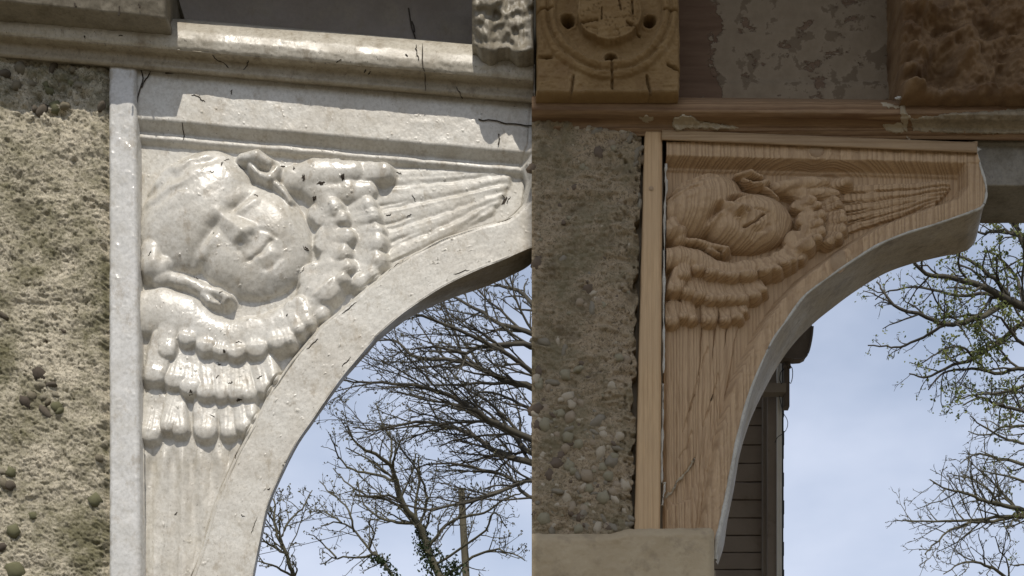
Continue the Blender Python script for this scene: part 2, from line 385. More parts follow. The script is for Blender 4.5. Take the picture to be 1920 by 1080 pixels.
PR = Prims()
SHARP = [1.0]
def face_f(x0, y0):
    sh = SHARP[0]
    # features were traced at about 34 mm over the panel
    k = (D - .004) / D
    x = VX + (x0 - VX) / k; y = VY + (y0 - VY) / k
    def ell(cx, cy, a, b, ang, h, pw=.5):
        c, s = math.cos(rad(ang)), math.sin(rad(ang))
        u = ((x - cx) * c + (y - cy) * s) / a; v = (-(x - cx) * s + (y - cy) * c) / b
        r2 = u * u + v * v
        return np.where(r2 < 1, h * np.clip(1 - r2, 0, 1) ** pw, -(np.sqrt(r2) - 1) * min(a, b) * 1.4)
    fore = ell(362, 384, 128, 97, -53, 47, .55)
    low = ell(468, 441, 114, 107, 20, 41, .5)
    h = smax(fore, low, 12)
    def pd(pts):
        p = cat_rom([(*q, 0) for q in pts], 16)[:, :2]; best = np.full_like(x, 1e9)
        for (ax, ay), (bx, by) in zip(p[:-1], p[1:]):
            dx, dy = bx - ax, by - ay; q = np.clip(((x - ax) * dx + (y - ay) * dy) / (dx * dx + dy * dy), 0, 1)
            best = np.minimum(best, (x - ax - dx * q) ** 2 + (y - ay - dy * q) ** 2)
        return np.sqrt(best)
    e1 = [(353, 484), (366, 470), (384, 449), (397, 428), (408, 412)]; e2 = [(424, 393), (440, 384), (455, 372), (468, 360), (478, 350)]
    # brow hollows, eye sockets, lids
    h = h - sh * (7 * gauss(x, y, 390, 439, 26, 6.5, -54) + 8 * gauss(x, y, 450, 378, 24, 6.0, -40))
    h = h - 6 * gauss(x, y, 399, 424, 9, 7, -50) - 5 * gauss(x, y, 436, 386, 10, 5, -40)
    h = h + 5 * np.exp(-(pd([(374, 480), (388, 463), (402, 446)]) / 10) ** 2) + 5 * np.exp(-(pd([(450, 394), (463, 385), (477, 374)]) / 9) ** 2)
    # cheeks
    h = h + 6 * gauss(x, y, 421, 492, 30, 22, 30) + 5 * gauss(x, y, 524, 410, 30, 22, 60)
    # nose: a wedge with a blunt end
    ax, ay, bx, by = 409., 399., 461., 443.; dx, dy = bx - ax, by - ay; l2_ = dx * dx + dy * dy; ln = math.sqrt(l2_)
    sn = ((x - ax) * dx + (y - ay) * dy) / l2_; tn = ((x - ax) * -dy + (y - ay) * dx) / ln
    sc = np.clip(sn, 0, 1); w = 15 + 11 * sc
    roof = np.clip(1.08 - np.sqrt((tn / w) ** 2 + .012), 0, 1)
    h = h + (6.5 + 10 * sc) * roof * sstep(-.25, .12, sn) * sstep(1.30, .86, sn + .03 * np.abs(tn / w))
    h = h + 4 * gauss(x, y, 444, 451, 7) + 4 * gauss(x, y, 471, 430, 7) + 4.5 * gauss(x, y, 457, 440, 9)
    h = h - sh * (4 * gauss(x, y, 453, 457, 4.0, 3, -38) + 2.5 * gauss(x, y, 472, 444, 4, 3, -38))
    # mouth, lips, chin
    mo = [(465, 489), (472, 487), (481, 480), (491, 472), (499, 461), (505, 454), (511, 450)]
    h = h + 1.0 * np.exp(-(pd([(470, 478), (480, 471), (488, 463), (498, 452)]) / 5) ** 2) + 3.0 * np.exp(-(pd([(488, 486), (498, 481), (507, 472)]) / 7) ** 2)
    h = h - sh * 3.8 * np.exp(-(pd(mo) / 2.6) ** 2) - 2.0 * gauss(x, y, 468, 487, 4) - 2.5 * gauss(x, y, 507, 452, 4)
    h = h - 2.5 * np.exp(-(pd([(497, 502), (512, 495), (522, 482)]) / 5) ** 2) + 5 * gauss(x, y, 528, 506, 20, 14, -42)
    h = h - 2.5 * np.exp(-(pd([(450, 470), (456, 482), (458, 496)]) / 4) ** 2) - 2.5 * np.exp(-(pd([(488, 432), (503, 436), (518, 444)]) / 4) ** 2)
    # hair of the forehead, swept strands
    mask = gauss(x, y, 300, 320, 48, 40, -30)
    st = np.sin((x * .45 + y * .9 + 14 * vn(x / 26, y / 26, 3)) / 5.5)
    h = h + mask * 4.4 * st + 5 * gauss(x, y, 296, 300, 24, 10, -35) - 5 * gauss(x, y, 285, 352, 26, 6, -18) - 4 * gauss(x, y, 392, 298, 16, 5, -20)
    h = h + 5 * gauss(x, y, 368, 290, 24, 9, -20)
    return h


PR.add('cherub_face', face_f)
hl = [([(452, 290), (478, 285), (500, 298)], [12, 17, 13], [30, 42, 34]),
      ([(484, 322), (503, 326), (518, 312)], [10, 13, 11], [30, 38, 30]),
      ([(516, 340), (530, 356), (543, 376)], [9, 8, 7], [32, 31, 27]),
      ([(468, 306), (480, 318), (492, 330)], [8, 8, 7], [30, 34, 30])]
for a in hl: PR.add('hair_lock', chain_f(*a))
PR.add('hair_lock', chain_f([(300, 515), (345, 522), (385, 540), (408, 545)], [15, 13, 14, 11], [22, 26, 26, 26]))
PR.add('hair_lock', chain_f([(408, 545), (424, 552), (420, 562)], [10, 11, 9], [27, 33, 28]))
PR.add('hair_lock', chain_f([(380, 548), (392, 560), (405, 566)], [10, 10, 8], [24, 26, 22]))
_ear = chain_f([(282, 462), (287, 486), (300, 512)], [25, 31, 22], [32, 39, 30])
PR.add('ear', lambda x, y: _ear(x, y) - 9 * gauss(x, y, 304, 470, 6, 15, 10) + 3 * gauss(x, y, 290, 492, 10))
PR.add('wing_low', chain_f([(255, 580), (300, 575), (340, 588), (382, 616), (430, 630), (490, 622), (540, 600), (592, 566)], [40, 44, 44, 37, 36, 38, 36, 30], [27, 29, 29, 27, 26, 26, 25, 22]))
PR.add('wing_up', chain_f([(560, 325), (600, 342), (624, 390), (627, 440), (618, 492), (596, 538)], [24, 32, 25, 24, 24, 24], [26, 27, 24, 23, 23, 21]))
PR.add('wing_up', chain_f([(548, 328), (588, 318), (628, 316), (660, 312)], [26, 32, 30, 22], [27, 32, 31, 29]))
PR.add('wing_up', chain_f([(610, 350), (650, 350), (690, 350)], [26, 26, 18], [26, 26, 21]))
def fan(group, tips, cx, cy, length, zr, zt, dome, jit=0):
    for (tx, ty, w) in tips:
        tx, ty, w = tx + rng.normal(0, 1.5), ty + rng.normal(0, 2.2), w * rng.uniform(.86, 1.12)
        d = np.array([tx - cx, ty - cy], float); d /= np.hypot(*d); a = rng.normal(0, .10)
        d = np.array([d[0] * math.cos(a) - d[1] * math.sin(a), d[0] * math.sin(a) + d[1] * math.cos(a)])
        R = np.array([tx, ty]) - d * length * rng.uniform(.85, 1.05)
        PR.add(group, feather_f(R, (tx, ty), w, zr, zt + rng.normal(0, 1.0), dome * rng.uniform(.8, 1.2), rng.uniform(-.5, 1.2), .4 if group == 'feather_up' else .2))
# lower wing, three rows (tip x, tip y, half width)
fan('feather_low', [(347, 644, 17), (383, 660, 21), (413, 667, 15), (444, 672, 20), (480, 668, 21), (518, 655, 18), (545, 645, 15), (563, 628, 13), (582, 612, 14)], 440, 300, 52, 24, 33, 10)
fan('feather_low', [(309, 667, 17), (283, 718, 21)], 300, 200, 90, 24, 30, 8)
fan('feather_low', [(321, 725, 19), (355, 740, 20), (387, 747, 19), (414, 751, 16), (444, 750, 19), (471, 749, 18), (497, 736, 16), (516, 718, 13)], 420, 320, 84, 14, 26.5, 10)
fan('feather_low', [(279, 826, 22), (312, 806, 17), (338, 814, 17), (381, 826, 25), (427, 824, 20), (457, 810, 17), (478, 790, 12)], 390, 200, 84, 10, 21.5, 10)
# upper wing, two rows
fan('feather_up', [(640, 378, 16), (654, 407, 16), (664, 443, 18), (659, 472, 15), (659, 499, 15), (652, 522, 14), (628, 553, 26)], 510, 430, 54, 20, 31, 9)
fan('feather_up', [(736, 317, 19)], 560, 322, 66, 20, 31, 10)
fan('feather_up', [(703, 374, 18), (713, 398, 16), (720, 427, 18), (722, 455, 17), (723, 488, 18), (711, 513, 16), (686, 533, 17)], 530, 430, 66, 13, 24, 9)
fan('feather_low', [(606, 596, 16), (600, 575, 15)], 470, 380, 60, 17, 22, 8)
# long pinions of the two wings, cut shallow
for R, T, w in (((660, 338), (962, 322), 17), ((660, 372), (957, 337), 15), ((670, 412), (948, 352), 15), ((680, 452), (938, 368), 14), ((690, 492), (926, 384), 14)):
    PR.add('pinion_up', feather_f(R, T, w, 4.5, 6.5, 5.5))
for R, T, w in (((282, 760), (284, 1200), 17), ((318, 760), (310, 1200), 16), ((352, 760), (332, 1200), 15), ((390, 760), (352, 1190), 15), ((428, 770), (366, 1150), 14), ((462, 780), (382, 1090), 12)):
    PR.add('pinion_low', feather_f(R, T, w, 2.0, 4.0, 5.0))

def pl_signed(x, y, pts):
    """signed distance to an open polyline; positive on its left-hand side when walking in image coordinates (y down)"""
    best = np.full_like(x, 1e9); sg = np.ones_like(x)
    for (ax, ay), (bx, by) in zip(pts[:-1], pts[1:]):
        dx, dy = bx - ax, by - ay; l2 = dx * dx + dy * dy
        s = np.clip(((x - ax) * dx + (y - ay) * dy) / l2, 0, 1)
        d = np.hypot(x - ax - dx * s, y - ay - dy * s)
        c = dx * (y - ay) - dy * (x - ax)
        u = d < best - 1e-9; best = np.where(u, d, best); sg = np.where(u, np.sign(c), sg)
    return best * sg

def carve(x, y, warp, k, hs):
    """evaluates every piece at warped coordinates; returns heights and owner indices"""
    lx, ly = warp(x, y); SHARP[0] = 1.9 if hs > 1 else 1.0
    h = np.zeros_like(x); own = np.full(x.shape, -1, int)
    for i, (lab, f) in enumerate(PR.L):
        v = f(lx, ly) * hs
        if hs > 1 and lab.startswith('pinion'): v = v * 1.5 + 1
        own = np.where(v > h, i, own); h = smax(h, v, k)
    pin = np.isin(own, [i for i, (l, _) in enumerate(PR.L) if l == 'pinion_up'])
    amp, sg = (5.5, 3.0) if hs > 1 else (2.6, 4.0)
    for ln in ([(715, 352), (850, 340), (962, 330)], [(720, 394), (850, 368), (954, 345)], [(722, 434), (850, 395), (946, 361)], [(722, 472), (840, 420), (934, 377)], [(730, 508), (830, 450), (922, 393)]):
        d = pl_signed(lx + 4 * vn(lx / 14, ly / 14, 31), ly + 3 * vn(lx / 11, ly / 11, 32), [tuple(comp(np.array(q, float), PANEL_Y)) for q in ln]); h = h - pin * amp * np.exp(-(d / sg) ** 2) * sstep(-.35, .1, vn(lx / 30, ly / 30, 33) + .2)
    return h, own

def relief_bracket(root, rows, xl, xr, hfun, mats, NC, back_board_y):
    """row-warped grid; hfun -> height mm, owner label array, list of labels"""
    py = rows[:, None]; t = np.linspace(0, 1, NC)[None, :]
    a = xl(rows)[:, None]; b = xr(rows)[:, None]
    X = a + (b - a) * t; Y = np.repeat(py, NC, 1)
    H, own, labels = hfun(X, Y)
    V = P(X, Y, 0.0); V[..., 1] = PANEL_Y - H * .001 + root['front']
    N = grid_normals(V).reshape(-1, 3); Vf = V.reshape(-1, 3)
    F = gridF(*X.shape); o4 = own.reshape(-1)[F[:, 0]]
    wings = {}
    for i, (name, mat, par) in enumerate(labels):
        f = F[o4 == i]
        if len(f) < 12: continue
        u, inv = np.unique(f, return_inverse=True)
        p = root
        if par:
            if par not in wings:
                wings[par] = None
            p = wings.get(par) or root
        ob = part(name, Vf[u], inv.reshape(-1, 4), mat, p, normals=N[u])
        if name == 'wing': wings[par or name] = ob
        labels[i] = (name, mat, par)
        if par is None and name.startswith('wing'): pass
    return V, H, X, Y, N

# order of labels must build a wing before its feathers
def make_labels(mat_map):
    base = [('panel', mat_map['panel'], None), ('top_rail', mat_map['rail'], None), ('arch_rim', mat_map['rim'], None)]
    return base

def clean_islands(L, small=60):
    nr, nc = L.shape; L = L.ravel().tolist(); seen = [False] * (nr * nc); best = {}; comps = []
    for i in range(nr * nc):
        if seen[i]: continue
        l = L[i]; seen[i] = True; st = [i]; cells = []
        while st:
            q = st.pop(); cells.append(q); c = q % nc
            for n_, ok in ((q - 1, c > 0), (q + 1, c < nc - 1), (q - nc, q >= nc), (q + nc, q < nc * (nr - 1))):
                if ok and not seen[n_] and L[n_] == l: seen[n_] = True; st.append(n_)
        comps.append((l, cells)); best[l] = max(best.get(l, 0), len(cells))
    for l, cells in comps:
        if len(cells) < best[l] and l < len(PR.L) or len(cells) < (small if l < len(PR.L) else 700):
            m = min(cells); r = L[m - 1] if m % nc else (L[m - nc] if m >= nc else l)
            for q in cells: L[q] = r
    return np.array(L).reshape(nr, nc)

def build_cherub(root, rows, xl, xr, geom, warp, hs, k, mm, NC, rough, soft):
    py = rows[:, None]; t = np.linspace(0, 1, NC)[None, :]
    a = xl(rows)[:, None]; b = xr(rows)[:, None]
    X = a + (b - a) * t; Y = np.repeat(py, NC, 1)
    hc, own = carve(X, Y, warp, k, hs)
    hc = np.where(own >= 0, hc, 0)
    for _ in range(soft):
        for ax in (0, 1):
            q_ = np.pad(hc, [(1, 1) if ax == 0 else (0, 0), (1, 1) if ax == 1 else (0, 0)], 'edge')
            hc = (q_[2:] + 2 * hc + q_[:-2]) / 4 if ax == 0 else (q_[:, 2:] + 2 * hc + q_[:, :-2]) / 4
    rail, rim = geom(X, Y)
    n = len(PR.L)
    H = hc; lab = np.where(own >= 0, own, n)           # n: panel
    lab = np.where(rim > H, n + 1, lab); H = smax(H, rim, k * 1.5)
    lab = np.where(rail > H, n + 2, lab); H = smax(H, rail, k)
    H = H + rough(X, Y, H)
    V = P(X, Y, 0.0); V[..., 1] = root['front_y'] + PANEL_Y - H * .001
    N = grid_normals(V).reshape(-1, 3); Vf = V.reshape(-1, 3)
    F = gridF(*X.shape); lf = lab.reshape(-1)[F[:, 0]]
    lf = clean_islands(lab[:-1, :-1]).reshape(-1)
    merge = {}
    for i, (l, _) in enumerate(PR.L): merge.setdefault(l if l in ('wing_low', 'wing_up') else (l, i), []).append(i)
    def emit(name, ids, mat, par):
        f = F[np.isin(lf, ids)]
        if len(f) < 10: return None
        u, inv = np.unique(f, return_inverse=True)
        return part(name, Vf[u], inv.reshape(-1, 4), mat, par, normals=N[u])
    L2 = lf.reshape(X.shape[0] - 1, X.shape[1] - 1); nc_ = L2.shape[1]; flat = lf.tolist(); seen = set()
    for c0 in np.flatnonzero(lf == n).tolist():
        if c0 in seen: continue
        st = [c0]; seen.add(c0); cells = []
        while st:
            q = st.pop(); cells.append(q); c = q % nc_
            for m_, ok in ((q - 1, c > 0), (q + 1, c < nc_ - 1), (q - nc_, q >= nc_), (q + nc_, q + nc_ < len(flat))):
                if ok and m_ not in seen and flat[m_] == n: seen.add(m_); st.append(m_)
        u, inv = np.unique(F[cells], return_inverse=True)
        part('panel', Vf[u], inv.reshape(-1, 4), mm['panel'], root, normals=N[u])
    emit('arch_rim', [n + 1], mm['rim'], root); emit('top_rail', [n + 2], mm['rail'], root)
    wings = {'low': emit('wing', merge['wing_low'], mm['wing'], root), 'up': emit('wing', merge['wing_up'], mm['wing'], root)}
    head = None
    for key, ids in merge.items():
        if isinstance(key, str): continue
        l = key[0]
        if l == 'cherub_face': head = emit('cherub_head', ids, mm['face'], root)
        elif l in ('hair_lock', 'ear'): emit(l, ids, mm['face'], head)
        else:
            nm, w = l.split('_'); emit(nm, ids, mm[nm], wings[w])
    return V, X, Y, N

def soffit(front, fy, back, by, n=90, m=6, bulge=0):
    f = cat_rom([(*p, 0) for p in front], n)[:, :2]; b = cat_rom([(*p, 0) for p in back], n)[:, :2]
    A = P(f[:, 0], f[:, 1], fy); B = P(b[:, 0], b[:, 1], by)
    s = np.linspace(0, 1, m)[:, None, None]
    return A[None] + (B - A)[None] * s

# ------------------------------------------------------------------ LEFT: painted bracket
archL = [(1003, 461), (948, 485), (887, 510), (825, 541), (759, 585), (709, 627), (692, 647), (637, 713), (587, 785), (553, 835), (520, 902), (500, 952), (487, 1013), (474, 1080), (464, 1150), (458, 1230)]
archLb = [(1003, 490), (976, 508), (917, 535), (846, 560), (772, 594), (716, 634), (697, 654), (641, 718), (591, 789), (557, 839), (524, 905), (504, 955), (491, 1015), (478, 1081), (468, 1150), (462, 1230)]
innerL0 = [(1000, 150), (990, 280), (974, 318), (984, 345), (979, 384), (962, 401), (947, 412), (917, 419), (872, 431), (822, 450), (769, 477), (724, 507), (709, 520), (637, 580), (598, 611), (542, 678), (503, 734), (470, 802), (458, 822), (439, 855), (414, 913), (400, 946), (383, 1011), (367, 1058), (355, 1090), (335, 1180), (325, 1260)]
innerL = [tuple(comp(np.array(p, float), PANEL_Y * .8)) for p in innerL0]
ac = cat_rom([(*p, 0) for p in archL], 400)[:, :2]
def xrL(r): return np.where(r < 461, 1003.0, np.interp(r, ac[:, 1], ac[:, 0]))
def xlL(r): return np.full_like(r, 248.0)
def geomL(X, Y):
    d = -pl_signed(X, Y, innerL)
    d = d + 1.5 * fbm(X / 40, Y / 40, 3, 5)
    rim = np.interp(d, [-60, -4, -1.2, 1.5, 4, 12, 13.5, 16, 60], [-60, -6, -4, 6, 12.5, 21, 26.5, 28, 28]) - 4 * np.exp(-((d - 1) / 1.6) ** 2)
    q = Y - (221 + .0885 * (X - 258)) + 1.2 * fbm(X / 50, Y / 60, 3, 8)        # below the rail's lower arris
    wav = 2.2 * fbm(X / 60, Y * 0, 3, 12)
    rail = np.interp(q + 0 * X, [-200, -40, -2, 1, 14, 17, 21, 26, 31, 35, 40, 60], [28, 28, 28, 26.5, 9, 8.5, 11.5, 12, 8, 0, -6, -60]) + wav * (q > 10) * (q < 32)
    return rail, rim
def roughL(X, Y, H):
    drip = np.clip(fbm(X / 26, Y / 38, 4, 41), 0, 1)
    d = -pl_signed(X, Y, innerL) + 1.5 * fbm(X / 40, Y / 40, 3, 5)
    chip = sstep(-.15, .25, fbm(X / 30, Y / 30, 3, 45))
    seam = -(2.6 + 3.6 * chip) * np.exp(-((d - .5) / 1.3) ** 2) - 1.6 * np.exp(-((d - 15.5) / 1.6) ** 2) + 3.6 * np.exp(-((d - 12) / 2.2) ** 2)
    th = np.degrees(np.arctan2(X - 330 + 5 * fbm(X / 40, Y / 90, 3, 46), Y - 420))
    flute = 3.6 * np.sin(th * 1.35 + .6) * sstep(815, 860, Y) * sstep(2, -10, d) * (.5 + 1.2 * np.clip(.4 + fbm(X / 60, Y / 120, 3, 47), 0, 1))
    return flute + seam * (.45 + .9 * sstep(-.3, .3, fbm(X / 70, Y / 70, 2, 48))) + 1.1 * fbm(X / 36, Y / 36, 5, 21, .6) + .8 * drip * (H > 8) * (H < 26) + 2.2 * np.clip(fbm(X / 7, Y / 7, 2, 33) - .52, 0, 1) * 5
def at_world(px, py, y): return tuple(float(v) for v in P(px, py, y))

bl = thing('spandrel_bracket', 'white gloss painted arch bracket carved with a cherub head, beside the lichened wall', 'arch bracket', at_world(262, 1240, .02), 'carved cherub spandrel brackets')
bl['front_y'] = 0.0
rowsL = np.concatenate([np.arange(120, 860, 1.5), np.arange(860, 1236, 2.2)])
warpL = lambda x, y: (x + 2.4 * vn(x / 24, y / 24, 90) + 1.6 * vn(x / 9, y / 9, 92), y + 2.4 * vn(x / 24, y / 24, 91) + 1.6 * vn(x / 9, y / 9, 93))
VL, XL, YL, NL = build_cherub(bl, rowsL, xlL, xrL, geomL, warpL, .86, 1.8,
    dict(panel=M_white2, rim=M_white2, rail=M_white2, wing=M_white, face=M_white, feather=M_white, pinion=M_white2), 440, roughL, 2)
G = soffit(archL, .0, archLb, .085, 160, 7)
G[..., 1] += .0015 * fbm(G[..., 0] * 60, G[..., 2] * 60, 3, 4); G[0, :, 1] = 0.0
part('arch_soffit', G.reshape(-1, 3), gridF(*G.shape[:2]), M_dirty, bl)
yb = np.linspace(842, 1225, 60); v, f = tubes(P(268.5 + .5 * vn(yb / 20, yb * 0, 4), yb, .017)[None], (.0026 + .001 * vn(yb / 9, yb * 0, 5))[None], 8); part('bead', v, f, M_white2, bl)
# thick paint nosing on the arch arris
e = cat_rom([(*p, 0) for p in archL], 200)
pts = P(e[:, 0] - 1.5, e[:, 1] - 1.5, .0015); rr = .0022 + .0010 * fbm(np.arange(200) / 5., np.zeros(200), 3, 3)
v, f = tubes(pts[None], rr[None], 7); part('paint_nosing', v, f, M_white2, bl)
# solid board behind the carving
def prism(p0, y0, p1, y1):
    n = len(p0); A = P(p0[:, 0], p0[:, 1], y0); B = P(p1[:, 0], p1[:, 1], y1)
    V = np.concatenate([A, B]); i = np.arange(n); j = (i + 1) % n
    return V, np.stack([i, j, n + j, n + i], -1), n
mk = lambda arch, a, b: np.array([(250, 132), (1003, 132)] + [(p - a, q - b) for p, q in cat_rom([(*z, 0) for z in arch], 40)[:, :2]] + [(250, 1225)], float)
v, f, n = prism(mk(archL, 9, 9), .05, mk(archLb, 12, 10), .084)
m = bpy.data.meshes.new('back_board'); m.from_pydata(rel(v, bl).tolist(), [], f.tolist() + [list(range(n - 1, -1, -1)), list(range(n, 2 * n))]); link('back_board', m, M_dirty, bl)

def surf_at(V, X, Y, px, py):
    r = np.clip(np.searchsorted(Y[:, 0], py), 0, Y.shape[0] - 1); c = np.clip(np.searchsorted(X[r], px), 0, X.shape[1] - 1)
    return V[r, c]
def on_surface(V, X, Y, lines, rad_, root, name, mat, lift=.0004):
    PA = []; RA = []
    for ln in lines:
        p = cat_rom([(*q, 0) for q in ln], 9); q = np.array([surf_at(V, X, Y, *comp(a[:2], .0)) for a in p])
        q += rng.normal(0, .0007, q.shape) * np.array([1, .15, 1]); q[:, 1] -= lift
        PA.append(q); RA.append(rad_ * np.array([.25, .8, 1, 1.1, .9, 1, .8, .6, .2]) * rng.uniform(.7, 1.25))
    v, f = tubes(np.array(PA), np.array(RA), 5); return part(name, v, f, mat, root, kind='stuff')
ck = [[(372, 178), (378, 187), (384, 190)], [(358, 178), (366, 178), (374, 182)], [(340, 228), (340, 240), (339, 255)], [(434, 168), (433, 172), (434, 176)],
      [(417, 300), (414, 306), (413, 312)], [(417, 297), (423, 293), (427, 292)], [(443, 303), (449, 306), (455, 309)], [(392, 322), (397, 325), (402, 322)], [(474, 360), (480, 362), (483, 368)],
      [(567, 325), (568, 330), (569, 334)], [(595, 342), (602, 340), (609, 338)], [(640, 324), (642, 330), (641, 334)], [(584, 363), (587, 367), (586, 371)], [(522, 297), (526, 296), (530, 298)],
      [(770, 351), (773, 358), (777, 363)], [(720, 391), (726, 389), (731, 387)], [(740, 310), (746, 311), (750, 313)], [(565, 455), (573, 462), (577, 459)], [(560, 505), (566, 498), (568, 490)],
      [(760, 393), (764, 390), (768, 388)], [(725, 506), (745, 494), (758, 487)], [(930, 417), (945, 411), (960, 404), (966, 399)], [(956, 352), (952, 360), (949, 366)], [(940, 353), (944, 356), (946, 360)],
      [(640, 588), (655, 575), (668, 566)], [(438, 855), (440, 845), (443, 838)], [(575, 655), (590, 640), (596, 633)],
      [(390, 770), (396, 773), (400, 776)], [(402, 705), (405, 700), (408, 697)], [(425, 712), (431, 714), (434, 711)], [(478, 705), (484, 702), (490, 698)], [(441, 640), (447, 637), (452, 641)], [(404, 673), (408, 677), (412, 676)],
      [(283, 470), (280, 476), (279, 481)], [(356, 505), (362, 507), (366, 512)], [(470, 1000), (476, 985), (482, 968)], [(640, 690), (650, 678), (656, 668)], [(850, 515), (868, 508), (880, 505)]]
for i in range(12):
    x, y = rng.uniform(275, 960), rng.uniform(170, 1070); a = rng.uniform(0, 6.3); l = rng.uniform(1.5, 4)
    if x < xrL(np.array([y]))[0] - 6: ck.append([(x, y), (x + l * math.cos(a), y + l * math.sin(a)), (x + l * 2 * math.cos(a + .5), y + l * 2 * math.sin(a + .5))])
on_surface(VL, XL, YL, ck, .0009, bl, 'paint_cracks', M_crack)
# open gouges in the wing
def blots(V, X, Y, lst, root, name, mat, proud=.0006):
    vs = []; fs = []; n = 0
    for (px, py, a, b, ang) in lst:
        k = 14; th = np.arange(k) * 2 * np.pi / k; rr = 1 + .35 * rng.normal(0, 1, k).clip(-1, 1)
        ux = a * np.cos(th) * rr; uy = b * np.sin(th) * rr; c, s = math.cos(rad(ang)), math.sin(rad(ang))
        q = np.array([surf_at(V, X, Y, px + c * p - s * r, py + s * p + c * r) for p, r in zip(ux, uy)]); ctr = surf_at(V, X, Y, px, py)[None]
        A = np.concatenate([ctr, q]); A[:, 1] -= proud; vs.append(A)
        for i in range(k): fs.append((n, n + 1 + (i + 1) % k, n + 1 + i))
        n += k + 1
    return part(name, np.concatenate(vs), np.array(fs), mat, root, kind='stuff')
gou = [(568, 331, 3, 6, 0), (602, 340, 8, 2.6, -14), (642, 329, 3.5, 5, 20), (587, 366, 3, 4, 30), (524, 296, 4, 2, 10), (549, 311, 1.5, 4, 0), (356, 733, 4, 3, -30), (572, 458, 4, 2, 20), (945, 362, 3, 8, 25), (420, 658, 2, 3, 0), (446, 745, 5, 1.6, -15)]
blots(VL, XL, YL, gou, bl, 'paint_chips', M_crack)

# painted post between wall and bracket
po = thing('door_post', 'narrow glossy white painted post between the lichened wall and the white bracket', 'post', at_world(235, 3600, .0))
py = np.concatenate([np.arange(100, 1130, 2.6), np.arange(1140, 3540, 60)]); px_t = np.linspace(0, 1, 26)
xa = np.where(py < 1080, 206 + 1.0 * (py - 180) / 900, 207); xb = 258 + 9.0 * np.clip((py - 180) / 900, 0, 1)
X = xa[:, None] + (xb - xa)[:, None] * px_t[None]; Y = np.repeat(py[:, None], 26, 1)
prof = np.interp(px_t, [0, .05, .12, .88, .95, 1], [8, 13.5, 16, 16, 14, 9])[None] + 1.2 * fbm(X / 16, Y / 22, 4, 61) + 1.0 * fbm(X / 45, Y / 70, 3, 62) + 4 * np.clip(fbm(X / 6, Y / 6, 2, 63) - .3, 0, 1)
X = X + 1.0 * vn(Y / 14, X * 0, 64) * np.where(px_t < .1, 1, 0)[None]
V = P(X, Y, 0.0); V[..., 1] = .004 - prof * .001
v, f = skirt(V, .12); part('post_face', v, f, M_post, po)

# ------------------------------------------------------------------ LEFT: roughcast wall
def pebble_mesh(i):
    import bmesh
    bm = bmesh.new(); bmesh.ops.create_icosphere(bm, subdivisions=2, radius=1)
    r = random.Random(i)
    ph = [r.uniform(0, 6) for _ in range(6)]; r1, r2 = r.uniform(.9, 1.4), r.uniform(.65, 1.0)
    for v in bm.verts:
        c = v.co; k = 1 + .14 * math.sin(2.3 * c.x + ph[0]) + .12 * math.sin(2.9 * c.y + ph[1]) + .1 * math.sin(3.1 * c.z + ph[2])
        k *= 1 + .12 * math.sin(5.1 * c.x + 4.3 * c.z + ph[3]) + .1 * math.sin(6.2 * c.y - 4.9 * c.x + ph[4]); v.co = Vector((c.x * r1, c.y * .8, c.z * r2)) * k
    for f_ in bm.faces: f_.smooth = True
    m = bpy.data.meshes.new('pebble'); bm.to_mesh(m); bm.free(); m.materials.append(PEB[i % 5]); return m
PM = [pebble_mesh(i) for i in range(15)]
PML = [m.copy() for m in PM]
for i, m in enumerate(PML): m.materials[0] = PEBL[i % 5]
def pebble(root, px, py, r, y, mi=None, ang=None, PM=PM):
    o = bpy.data.objects.new('pebble', PM[random.randrange(15) if mi is None else mi]); COL.objects.link(o); o.parent = root
    w = P(px, py, y); o.location = rel(w, root); s = r * .001
    o.scale = (s, s, s); o.rotation_euler = (random.uniform(-.4, .4), random.uniform(-3, 3) if ang is None else ang, random.uniform(-.4, .4)); return o

def rough_wall(root, px, py, hf, y0, back, mat):
    X, Y = np.meshgrid(px, py); h, X = hf(X, Y)
    V = P(X, Y, 0.0); V[..., 1] = y0 - h * .001
    v, f = skirt(V, back); part('render_coat', v, f, mat, root); return V, X, Y

wl_ = thing('roughcast_wall', 'lichen stained cream roughcast wall left of the white post', 'wall', at_world(100, 3600, .1))
def hfL(X, Y):
    c = fbm(X / 60, Y / 45, 4, 71) * 9
    n = fbm((X + 8 * vn(X / 9, Y / 9, 75)) / 9, (Y + 8 * vn(X / 9, Y / 9, 76)) / 8, 4, 72, .65)
    w = 1 - np.abs(fbm(X / 11, Y / 7, 3, 73)) * 4
    h = c + 2.6 * n + 1.0 * np.clip(w, -1, 1) + 2.4 * fbm(X / 3.6, Y / 3.2, 2, 74) - 7 * np.clip(fbm(X / 18, Y / 15, 5, 84, .6) - .36, 0, 1) * 2 + 1.5 * fbm(X / 2.2, Y / 2.2, 2, 85)
    led = fbm(X / 90 + 3, Y / 16, 3, 77); h = h + 2.6 * np.tanh(led * 4) * sstep(.0, .25, fbm(X / 70, Y / 70, 2, 78))
    h = h - 9 * gauss(X, Y, 95, 180, 60, 45) * (1 + 2.2 * fbm(X / 12, Y / 12, 3, 79)) - 10 * sstep(140, 90, Y)
    h = h - 12 * sstep(-16, 0, X - 206 + 9 * fbm(Y / 18, X * 0, 3, 80))
    return h, X
VWL, XWL, YWL = rough_wall(wl_, np.arange(-30, 208.5, 1.7), np.arange(74, 1125, 1.8), hfL, -.008, .1, M_wallL)
v, f = join([box(P(-1400, 0)[0], P(-30, 0)[0], -.006, .3, 0, 3.6), box(P(-30, 0)[0], P(206, 0)[0], .0, .3, 0, float(P(0, 1122)[2])), box(P(-30, 0)[0], P(206, 0)[0], .101, .3, float(P(0, 1122)[2]) + .002, 3.6)])
part('masonry_core', v, f, M_wallL, wl_, smooth=False)
